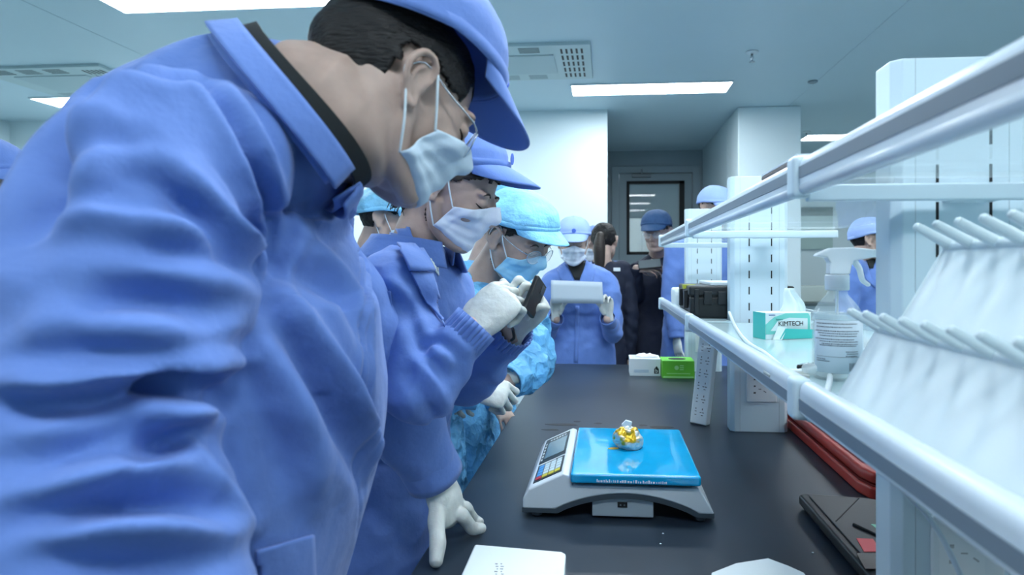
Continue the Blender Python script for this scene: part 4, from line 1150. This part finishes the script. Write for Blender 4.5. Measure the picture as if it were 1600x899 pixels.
def neckring(pr, name, m, c, axis, rx, ry, h, th=.003, flare=0.0, gap=0, nu=64, parent=None, fwd=None, fold_over=0, skew=0, dip=0):
    axis = Vector(axis).normalized(); fw = Vector(fwd or pr['F']); X = frame(c, fw-axis*fw.dot(axis), axis)
    def fn(u, v):
        a = R(gap)+(2*PI-2*R(gap))*u
        if fold_over:
            # v 0..0.4 stand up, then fold out and down
            if v < .35: w_ = v/.35; r = 0; z = h*w_
            else: w_ = (v-.35)/.65; r = .004+flare*w_; z = h-(h*fold_over)*w_**1.1
            if v > .30 and v < .42: z = h*.99
        else: r = flare*v; z = h*v
        return X @ Vector(((rx+r)*math.cos(a), (ry+r)*math.sin(a), z+skew*math.cos(a)-dip*math.sin(a)**2))
    me = grid_mesh(fn, nu, 12, th, closed=(gap == 0))
    return part(name, me, m, parent or pr['coat'])
def patch(pr, name, m, c, off=.003, th=.0025, nu=14, nv=14, parent=None, bvh=None, sm=True, bulge=0):
    """four corner picture points on the coat -> a piece of cloth lying on it"""
    bv = bvh or pr['bvh']
    c = [Vector((x, y)) for x, y in c]
    last = None; G = []
    for j in range(nv+1):
        row = []
        for i in range(nu+1):
            u = i/nu; v = j/nv; q = c[0].lerp(c[1], u).lerp(c[3].lerp(c[2], u), v)
            p, n_ = cast(bv, q.x, q.y); row.append((p+n_*off) if p is not None else None)
        G.append(row)
    flat = [x for r in G for x in r if x is not None]
    if not flat: return None
    dflt = sum(((p.x**2+p.y**2)**.5 for p in flat))/len(flat)
    v = []; f = []
    for j in range(nv+1):
        for i in range(nu+1): v.append(G[j][i] if G[j][i] is not None else Vector((0, 0, 0)))
    for j in range(nv):
        for i in range(nu):
            q = [(j, i), (j, i+1), (j+1, i+1), (j+1, i)]
            if all(G[a][b_] is not None for a, b_ in q) and max((G[a][b_]-G[j][i]).length for a, b_ in q) < .06: f.append(tuple(a*(nu+1)+b_ for a, b_ in q))
    # keep the largest connected piece only
    par = list(range(len(v)))
    def fd(x):
        while par[x] != x: par[x] = par[par[x]]; x = par[x]
        return x
    for q in f:
        for k in q[1:]: par[fd(k)] = fd(q[0])
    cnt = {}
    for q in f: cnt[fd(q[0])] = cnt.get(fd(q[0]), 0)+1
    if not cnt: return None
    best = max(cnt, key=cnt.get); f = [q for q in f if fd(q[0]) == best]
    b = MB(); b.add(v, f); me = cleanloose(evalmods(b.mesh(fixn=False), [('SOLIDIFY', dict(thickness=th, offset=0))]))
    return part(name, me, m, parent or pr['coat'], sm)
# ---------------------------------------------------------------- person in the foreground
def ps(px, py, f, half, lat): return (P(px, py, f), half/1000*f, lat)
sec = [(Vector((P(290, 1000, .80).x, P(290, 1000, .80).y, .42)), .150, .23), ps(285, 1000, .80, 190, .235), ps(305, 880, .80, 225, .245), ps(318, 700, .80, 262, .25), ps(318, 560, .80, 268, .25),
       ps(318, 430, .80, 248, .235), ps(352, 300, .79, 196, .20), ps(412, 218, .78, 165, .165), ps(450, 188, .76, 138, .130), ps(472, 173, .75, 120, .102)]
def lh(k):
    a = lambda x, y, f: P(x, y, f)
    yd = Vector((.2, 1, 0))
    o = [tube([a(662, 690, 1.20), a(682, 738, 1.21), a(694, 776, 1.20), a(704, 806, 1.205)], [(.026*k, .030*k), (.025*k, .030*k), (.031*k, .040*k), (.024*k, .042*k)], 22, side=yd)]
    o.append(finger([a(684, 785, 1.18), a(682, 815, 1.15), a(684, 850, 1.12), a(681, 881, 1.098)], .0165*k))
    o.append(finger([a(704, 795, 1.19), a(722, 806, 1.19), a(738, 826, 1.215), a(754, 826, 1.236)], .0138*k))
    o.append(finger([a(705, 790, 1.215), a(728, 793, 1.235), a(741, 812, 1.27), a(752, 817, 1.265)], .0115*k))
    o.append(finger([a(700, 790, 1.235), a(718, 786, 1.26), a(730, 803, 1.31), a(736, 806, 1.30)], .011*k))
    o.append(finger([a(688, 795, 1.23), a(690, 800, 1.26), a(696, 805, 1.31)], .010*k))
    return o
def rh(k): return hand(Vector((-.335, .455, .865)), (1, .05, -.35), (.3, 0, 1), side=1, curl=(12, 12, 10), k=k)
FOLD1 = [
 ([(205, 108), (150, 140), (105, 190), (75, 250), (62, 320), (48, 380)], -.016, .022),
 ([(245, 95), (190, 130), (150, 180), (118, 250), (95, 330)], .007, .020),
 ([(180, 122), (230, 119), (290, 118), (335, 128)], -.007, .014),
 ([(315, 118), (360, 175), (400, 255), (422, 330), (428, 400), (415, 445)], -.010, .008),
 ([(330, 100), (378, 170), (412, 240), (436, 320), (440, 380)], .004, .010),
 ([(280, 262), (335, 325), (385, 378), (422, 428)], .008, .010),
 ([(190, 272), (250, 288), (300, 325), (345, 368), (395, 415)], -.009, .013),
 ([(65, 330), (100, 270), (150, 228), (215, 212)], -.007, .012),
 ([(330, 245), (375, 300), (405, 370), (418, 425)], -.005, .010),
 ([(215, 388), (290, 388), (350, 402), (405, 430)], -.009, .012),
 ([(70, 355), (160, 345), (260, 362), (330, 378)], .006, .012),
 ([(120, 492), (190, 468), (260, 470), (330, 500)], -.010, .013),
 ([(30, 530), (110, 500), (200, 510), (320, 520), (385, 500)], .007, .015),
 ([(0, 597), (80, 598), (180, 585), (290, 567), (385, 563)], .014, .010),
 ([(0, 625), (90, 628), (190, 612), (290, 588), (350, 590)], -.012, .013),
 ([(230, 588), (270, 597), (310, 612), (342, 622)], -.016, .012),
 ([(200, 625), (250, 645), (285, 640), (320, 640)], .012, .011),
 ([(180, 735), (225, 722), (265, 700), (290, 678)], -.014, .012),
 ([(80, 768), (160, 742), (230, 730), (275, 705), (300, 680)], .010, .012),
 ([(0, 700), (60, 720), (130, 700), (210, 660), (260, 650)], -.008, .018),
 ([(0, 812), (70, 800), (160, 782), (260, 772), (340, 785)], -.015, .014),
 ([(0, 782), (90, 772), (170, 760), (260, 752), (330, 765)], .009, .012),
 ([(0, 838), (100, 835), (200, 838), (320, 845), (385, 825)], .012, .013),
 ([(10, 850), (90, 862), (190, 868), (300, 862), (360, 850)], -.010, .013),
 ([(300, 700), (330, 745), (370, 790), (385, 825)], .006, .014),
 ([(420, 470), (470, 540), (515, 620), (550, 700), (570, 760)], -.010, .018),
 ([(415, 440), (470, 500), (530, 590), (570, 670), (582, 730)], .011, .016),
 ([(405, 520), (440, 600), (475, 690), (500, 780)], .007, .022),
 ([(385, 570), (420, 650), (450, 740), (470, 830)], -.007, .022),
 ([(430, 420), (480, 430), (540, 470), (575, 540)], -.007, .020),
 ([(440, 330), (480, 380), (530, 430), (570, 480)], .006, .020),
 ([(425, 300), (445, 360), (440, 420), (420, 450)], -.008, .010),
 ([(545, 330), (562, 400), (570, 520), (568, 700), (556, 860)], -.005, .005), ([(555, 330), (574, 420), (580, 560), (577, 700), (566, 850)], .004, .006),
]
p1 = person('largest, nearest person in blue coat and cap, leaning over the bench at the left', earfit(P(654, 124, .735), 40, 28, 0, .97), 40, 28, 0, .97,
            hip=(-.50, .74), byaw=6, neck=P(500, 160, .75), size=1.0, sections=sec, coatm=COAT, vox=.005, svox=.0032, neckr=.079, tk=.66,
            arms={'R': (P(262, 262, .60), P(128, 660, .53), Vector((-.365, .45, .90)), rh, (.082, .104, .096, .112, .060)), 'L': (P(465, 385, 1.0), P(585, 565, 1.10), P(668, 722, 1.19), lh, (.080, .082, .078, .074, .056))},
            sfold=.035, crk=(.005, 6), fld=[(p, a*1.75, w*.9) for p, a, w in FOLD1], headkw=dict(capm=CAPM, mask=MASK, glasses=True, hair='short', maskM=Matrix.Diagonal((1.05, 1.05, .93, 1)), hairM=Matrix.Translation((-.008, 0, -.004)) @ Matrix.Diagonal((1.08, 1.03, 1.04, 1)), capM=Matrix.Translation((-.004, 0, .042)) @ Matrix.Rotation(R(4), 4, 'Y') @ Matrix.Diagonal((1.03, 1.04, 1.04, 1))))
c = P(474, 174, .745); ax = Vector((.74, .36, .56))
neckring(p1, 'undershirt_collar', BLACKC, c-ax.normalized()*.004, ax, .110, .100, .023, th=.004, flare=-.004, dip=.016, parent=p1['t'])
neckring(p1, 'collar', COAT, c-ax.normalized()*.034, ax, .115, .106, .036, th=.003, flare=.012, fold_over=.85, gap=8, dip=.012)
patch(p1, 'pocket', COAT, [(398, 858), (486, 834), (488, 905), (398, 925)], off=.004, th=.003)

# ---------------------------------------------------------------- person taking a picture with a phone
d2 = P(806, 446, 1.12)-P(742, 515, 1.08)
def r2(k):
    return hand(P(736, 520, 1.08), d2, (-.25, -1, .25), side=1, curl=((52, 78, 45), (60, 80, 50), (66, 80, 50), (70, 80, 50)), thumb=(14, 42), s=1.0, k=k*1.06, spread=4)
def l2(k): return hand(P(806, 512, 1.25), P(850, 442, 1.20)-P(808, 510, 1.25), (.55, .75, .3), side=-1, curl=((60, 78, 50), (64, 80, 50), (68, 80, 50), (72, 80, 50)), thumb=(24, 35), s=.95, k=k*1.06)
p2 = person('person in blue coat and white mask taking a picture with a phone', earfit(P(680, 287, 1.22), -8, 25, 0, .92), -8, 25, 0, .92,
            hip=(-.50, 1.38), byaw=-14, neck=P(650, 392, 1.30), size=.92, coatm=COAT, vox=.0055, svox=.003, neckr=.050, cuff=True,
            arms={'R': (P(618, 452, 1.14), P(652, 606, 1.06), P(722, 530, 1.08), r2), 'L': (P(690, 462, 1.44), P(728, 592, 1.40), P(792, 528, 1.27), l2)},
            sleeve=(.074, .068, .064, .058, .042), sfold=.13, crk=(.007, 10), headkw=dict(capm=CAPM, mask=MASKW, maskM=Matrix.Translation((.001, 0, .007)), hair='long', hairm=HAIRB, fem=True, capM=Matrix.Translation((0, 0, .014)) @ Matrix.Rotation(R(-15), 4, 'Y')),
            fld=[([(640, 470), (650, 520), (668, 560), (700, 590)], -.008, .010), ([(600, 430), (640, 470), (660, 520)], .007, .012), ([(650, 560), (680, 600), (700, 640)], .008, .012), ([(655, 545), (685, 535), (720, 560)], -.007, .009), ([(640, 590), (670, 640), (690, 680)], -.007, .012)])
M2 = p2['M']
b = MB(); b.tube([M2 @ Vector(q) for q in ((-.085, .0, -.02), (-.105, 0, -.035), (-.118, 0, -.060), (-.112, -.01, -.085))], [.022, .026, .018, .006], 16, step=.004)
random.seed(7)
for k in range(16):
    y = random.uniform(-.07, .01); a0 = (-.075+random.uniform(-.01, .02), y, -.045); b.tube([M2 @ Vector(a0), M2 @ Vector((a0[0]-.012, y*1.05, a0[2]-.02)), M2 @ Vector((a0[0]-.010+random.uniform(-.012, .015), y, a0[2]-.045))], [.0022, .0018, .0006], 6, step=.006)
part('hair_strands', b.mesh(), HAIRB, p2['t'])
ax2 = (M2 @ Vector((-.03, 0, -.06))-p2['neck']).normalized()
neckring(p2, 'collar', COAT, p2['neck']-ax2*.020, ax2+Vector((-.25, 0, 0)), .082, .076, .040, th=.003, flare=.030, fold_over=1.25, gap=24)
patch(p2, 'lapel', COAT, [(640, 428), (672, 430), (697, 515), (660, 470)], off=.006, th=.003)
patch(p2, 'collar_wing', COAT, [(596, 338), (630, 340), (673, 430), (638, 428)], off=.012, th=.004)
patch(p2, 'undershirt', mat('white_shirt', (.6, .68, .7), .8), [(668, 388), (680, 386), (684, 432), (672, 415)], off=.003, th=.002, parent=p2['t'])
patch(p2, 'pocket', COAT, [(590, 452), (612, 455), (612, 520), (590, 516)], off=.004)
# phone in the hands
ph = empty('phone', P(838, 462, 1.16), 'black phone held up between two gloved hands', 'phone')
Mp = frame(P(836, 462, 1.16), P(846, 440, 1.17)-P(826, 488, 1.15), (.97, -.08, .25))
b = MB(); b.box(-.036, -.026, -.0045, .030, .026, .0045, Mp); b.put('body', BLK, ph, .003, 3)
b = MB(); b.box(-.033, -.023, -.0052, .027, .023, -.0044, Mp); b.put('screen', mat('phone_screen', (.02, .03, .035), .08), ph)
b = MB(); b.box(.008, -.022, .0045, .024, -.004, .006, Mp); b.put('camera_bump', mat('chrome_dark', (.1, .1, .11), .2, metal=.7), ph, .001)
b = MB(); b.tube([P(800, 512, 1.20), P(802, 518, 1.18), P(803, 528, 1.18), P(799, 532, 1.19)], .003, 8, step=.003)
wb = b.put('wristband', BLK, p2['t'], smooth=True)

# ---------------------------------------------------------------- person in the disposable gown
def r3(k): return hand(P(733, 606, 1.58), (.85, .1, -.18), (-.1, -.75, .65), side=1, curl=((50, 70, 50), (60, 72, 50), (66, 74, 50), (70, 74, 50)), thumb=(15, 30), k=k)
def l3(k): return hand(P(786, 592, 1.66), (-.9, -.35, -.25), (.1, -.5, .85), side=-1, curl=((30, 40, 30), (34, 44, 30), (38, 48, 30), (42, 50, 30)), thumb=(20, 25), k=k)
p3 = person('person in light blue disposable gown and glasses bending forward with clasped gloves', earfit(P(773, 371, 1.74), -28, 28, 4), -28, 28, 4, 1.0,
            hip=(-.56, 1.74), byaw=-14, neck=P(748, 450, 1.84), size=.98, coatm=GOWN, vox=.0065, svox=.0036, neckr=.050,
            arms={'R': (P(704, 492, 1.70), P(690, 610, 1.56), P(722, 612, 1.57), r3), 'L': (P(805, 480, 1.96), P(822, 565, 1.82), P(796, 592, 1.68), l3, (.085, .085, .078, .066, .046))},
            sleeve=(.072, .070, .064, .056, .044), sfold=.16, crk=(.012, 14), headkw=dict(cap='bouffant', capm=BOUF, mask=MASKB, hair='long', hairm=HAIR, glasses=True, fem=True, logo=False, capM=Matrix.Translation((-.002, 0, .018)) @ Matrix.Rotation(R(-5), 4, 'Y') @ Matrix.Diagonal((.96, .95, .86, 1))))
ax3 = (p3['M'] @ Vector((-.03, 0, -.06))-p3['neck']).normalized()
neckring(p3, 'collar', GOWN, p3['neck']-ax3*.030, ax3, .078, .072, .045, th=.004, flare=.010)
patch(p3, 'red_mark', mat('red_print', (.6, .02, .10), .6), [(762, 661), (775, 662), (774, 669), (762, 668)], off=.003, th=.001, nu=4, nv=4)
def r3c(k): return hand(P(771, 628, 2.26), (.55, -.5, -.45), (.2, -.2, 1), side=1, curl=(25, 35, 25), k=k)
p3c = person('person hidden behind the gowned one, blue disposable cap, bare hand on the bench', P(796, 350, 2.38), -15, 22, 0, 1.0,
             hip=(-.55, 2.32), byaw=-5, neck=P(752, 418, 2.40), coatm=GOWN, vox=.009, svox=.005, arms={'R': (None, P(742, 575, 2.25), P(764, 615, 2.27), r3c)}, gloves='L',
             headkw=dict(cap='bouffant', capm=mat('disposable_cap_dark', (.12, .42, .80), .6, bump=.6, bump_s=24, bump_kind='voronoi', bump_d=.01), mask=MASKB, hair='short', logo=False, eyes=False))
p3b = person('person in a light blue disposable cap mostly hidden behind the picture taker', P(606, 346, 2.45), 5, 10, 0, 1.0, hip=(-.86, 2.42), byaw=0, coatm=COAT, vox=.009, svox=.006,
             headkw=dict(cap='bouffant', capm=BOUF, mask=MASK, hair='short', logo=False, eyes=False))

# ---------------------------------------------------------------- person reading a sheet at the bench end
hp = P(906, 400, 3.68)
def l4(k): return hand(P(951, 492, 3.42), (-.15, -.1, 1), (.35, .9, .1), side=-1, curl=(55, 60, 40), thumb=(20, 30), k=k, s=.95)
def r4(k): return hand(P(868, 492, 3.42), (.1, -.1, 1), (-.5, .8, .1), side=1, curl=(55, 60, 40), thumb=(20, 30), k=k, s=.95)
p4 = person('person in blue coat and white mask reading a paper at the far bench end', P(896, 380, 3.55), -86, 12, 0, .98, hip=(hp.x, hp.y), byaw=-80, size=.98, vox=.009, svox=.005,
            neck=P(900, 412, 3.62), arms={'L': (P(948, 446, 3.60), P(958, 520, 3.54), P(951, 502, 3.44), l4), 'R': (P(862, 446, 3.60), P(852, 520, 3.54), P(866, 502, 3.44), r4)}, sfold=.10,
            headkw=dict(capm=CAPL, mask=MASKW, hair='short', eyes=True, fem=True, capM=Matrix.Translation((0, 0, .014))))
for c in ([(866, 404), (884, 412), (899, 447), (876, 440)], [(932, 410), (915, 412), (903, 447), (926, 442)]):
    patch(p4, 'lapel', COAT, c, off=.008, th=.004, nu=6, nv=8)
patch(p4, 'undershirt', BLACKC, [(884, 408), (915, 408), (908, 438), (898, 438)], off=.004, th=.003, nu=6, nv=6, parent=p4['t'])
patch(p4, 'chest_mark', mat('badge_blue', (.07, .15, .55), .6), [(916, 424), (925, 423), (925, 428), (916, 428)], off=.004, th=.001, nu=2, nv=2)
patch(p4, 'placket', COAT, [(899, 478), (905, 478), (903, 566), (897, 566)], off=.003, th=.003, nu=2, nv=14)
t = empty('paper_sheet', P(902, 457, 3.38), 'large white sheet of paper held up by the person at the far bench end', 'paper')
a_, b_, c_, e_ = P(861, 438, 3.36), P(941, 441, 3.36), P(943, 475, 3.33), P(861, 474, 3.33)
def pf(u, v): return a_.lerp(b_, u).lerp(e_.lerp(c_, u), v)+Vector((0, .012*math.sin(u*PI), 0))
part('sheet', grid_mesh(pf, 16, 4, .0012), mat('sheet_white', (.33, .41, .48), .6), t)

# others at the back
hp = P(922, 400, 4.5)
person('person in a blue cap half hidden behind the reader, turned to the left', P(928, 383, 4.45), -140, 8, 0, .98, hip=(hp.x, hp.y), byaw=-120, vox=.010, svox=.006, size=.9, headkw=dict(capm=CAPM, mask=MASKW, hair='long', eyes=False, logo=False))
hp = P(940, 400, 4.12)
p5 = person('person in a navy jacket with a dark ponytail, seen from behind the reader', P(944, 378, 4.06), 78, 5, 0, .98, hip=(hp.x, hp.y), byaw=100, vox=.010, svox=.006, coatm=NAVY, size=.82, gloves=False, hem=.3, headkw=dict(cap=None, mask=None, hair='long', eyes=False))
M5 = p5['M']; b = MB(); b.tube([M5 @ Vector(q) for q in ((-.09, 0, .03), (-.125, 0, .02), (-.135, 0, -.05), (-.12, 0, -.16), (-.11, 0, -.22))], [.02, .026, .036, .030, .008], 14, step=.01); part('ponytail', b.mesh(), HAIRB, p5['t'])
hq = P(964, 421, 3.95); b = MB(); b.box(hq.x-.022, hq.y-.01, hq.z-.012, hq.x+.02, hq.y-.0, hq.z+.01); part('shoulder_patch', b.mesh(), WHITEG, p5['t'], False)

hp = P(1022, 400, 4.25)
def r6(k): return hand(P(998, 422, 4.0), (.75, -.45, .1), (-.3, -.6, .8), side=1, curl=(30, 45, 30), k=k)
def l6(k): return hand(P(1036, 424, 4.02), (-.75, -.45, -.05), (.2, -.7, -.6), side=-1, curl=(30, 40, 30), k=k)
p6 = person('person in long navy coat and dark blue cap looking at a phone by the door', P(1026, 364, 4.12), -112, 10, 0, 1.0, hip=(hp.x, hp.y), byaw=-100, size=.92, vox=.010, svox=.0055, coatm=NAVY, gloves=False, hem=.25,
            neck=P(1026, 402, 4.22), arms={'R': (P(1000, 428, 4.2), P(992, 462, 4.12), P(994, 424, 4.02), r6), 'L': (P(1050, 428, 4.2), P(1052, 470, 4.12), P(1040, 428, 4.04), l6)},
            sleeve=(.066, .062, .060, .052, .044), headkw=dict(capm=CAPD, mask=None, hair='short', glasses=True, logo=False, capM=Matrix.Translation((0, 0, .012))))
ph = empty('phone', P(1014, 412, 3.93), 'dark phone in the hands of the person in the navy coat', 'phone')
Mp = frame(P(1015, 413, 3.93), (1, 0, .1), (0, -.7, .7)); b = MB(); b.box(-.07, -.036, -.005, .07, .036, .005, Mp); b.put('body', BLK, ph, .003)
b = MB(); b.box(-.066, -.032, .005, .066, .032, .0056, Mp); b.put('screen', mat('phone_glow', (.10, .12, .13), .1), ph)

hp = P(1086, 400, 3.95)
person('person in a blue coat and pale badge cap standing behind the far shelf upright', P(1117, 326, 3.88), -50, 14, 0, 1.0, hip=(hp.x, hp.y), byaw=-60, size=1.05, vox=.010, svox=.0055, neck=P(1098, 362, 3.93),
       headkw=dict(capm=CAPL, mask=None, hair='short'))
hp = P(1358, 400, 3.85)
p8 = person('person without mask in blue coat, seen behind the spray bottle, facing right', P(1360, 376, 3.78), -18, 0, 0, 1.0, hip=(hp.x+.02, hp.y), byaw=-50, size=1.0, vox=.009, svox=.0045, neck=P(1352, 408, 3.82), 
            headkw=dict(capm=CAPL, mask=None, hair='short', fem=False))
patch(p8, 'lapel', COAT, [(1338, 402), (1352, 412), (1368, 452), (1352, 438)], off=.008, th=.005, nu=6, nv=8)
patch(p8, 'undershirt', BLACKC, [(1352, 405), (1368, 405), (1364, 420), (1358, 420)], off=.004, th=.003, nu=5, nv=5, parent=p8['t'])
person('person in a blue cap and coat cut off by the left edge of the picture', P(-28, 292, 1.75), 10, 5, 0, 1.0, hip=(P(-40, 400, 1.8).x, P(-40, 400, 1.8).y), byaw=0, vox=.010, svox=.006, headkw=dict(capm=CAPM, mask=MASK, hair='short', eyes=False, logo=False))
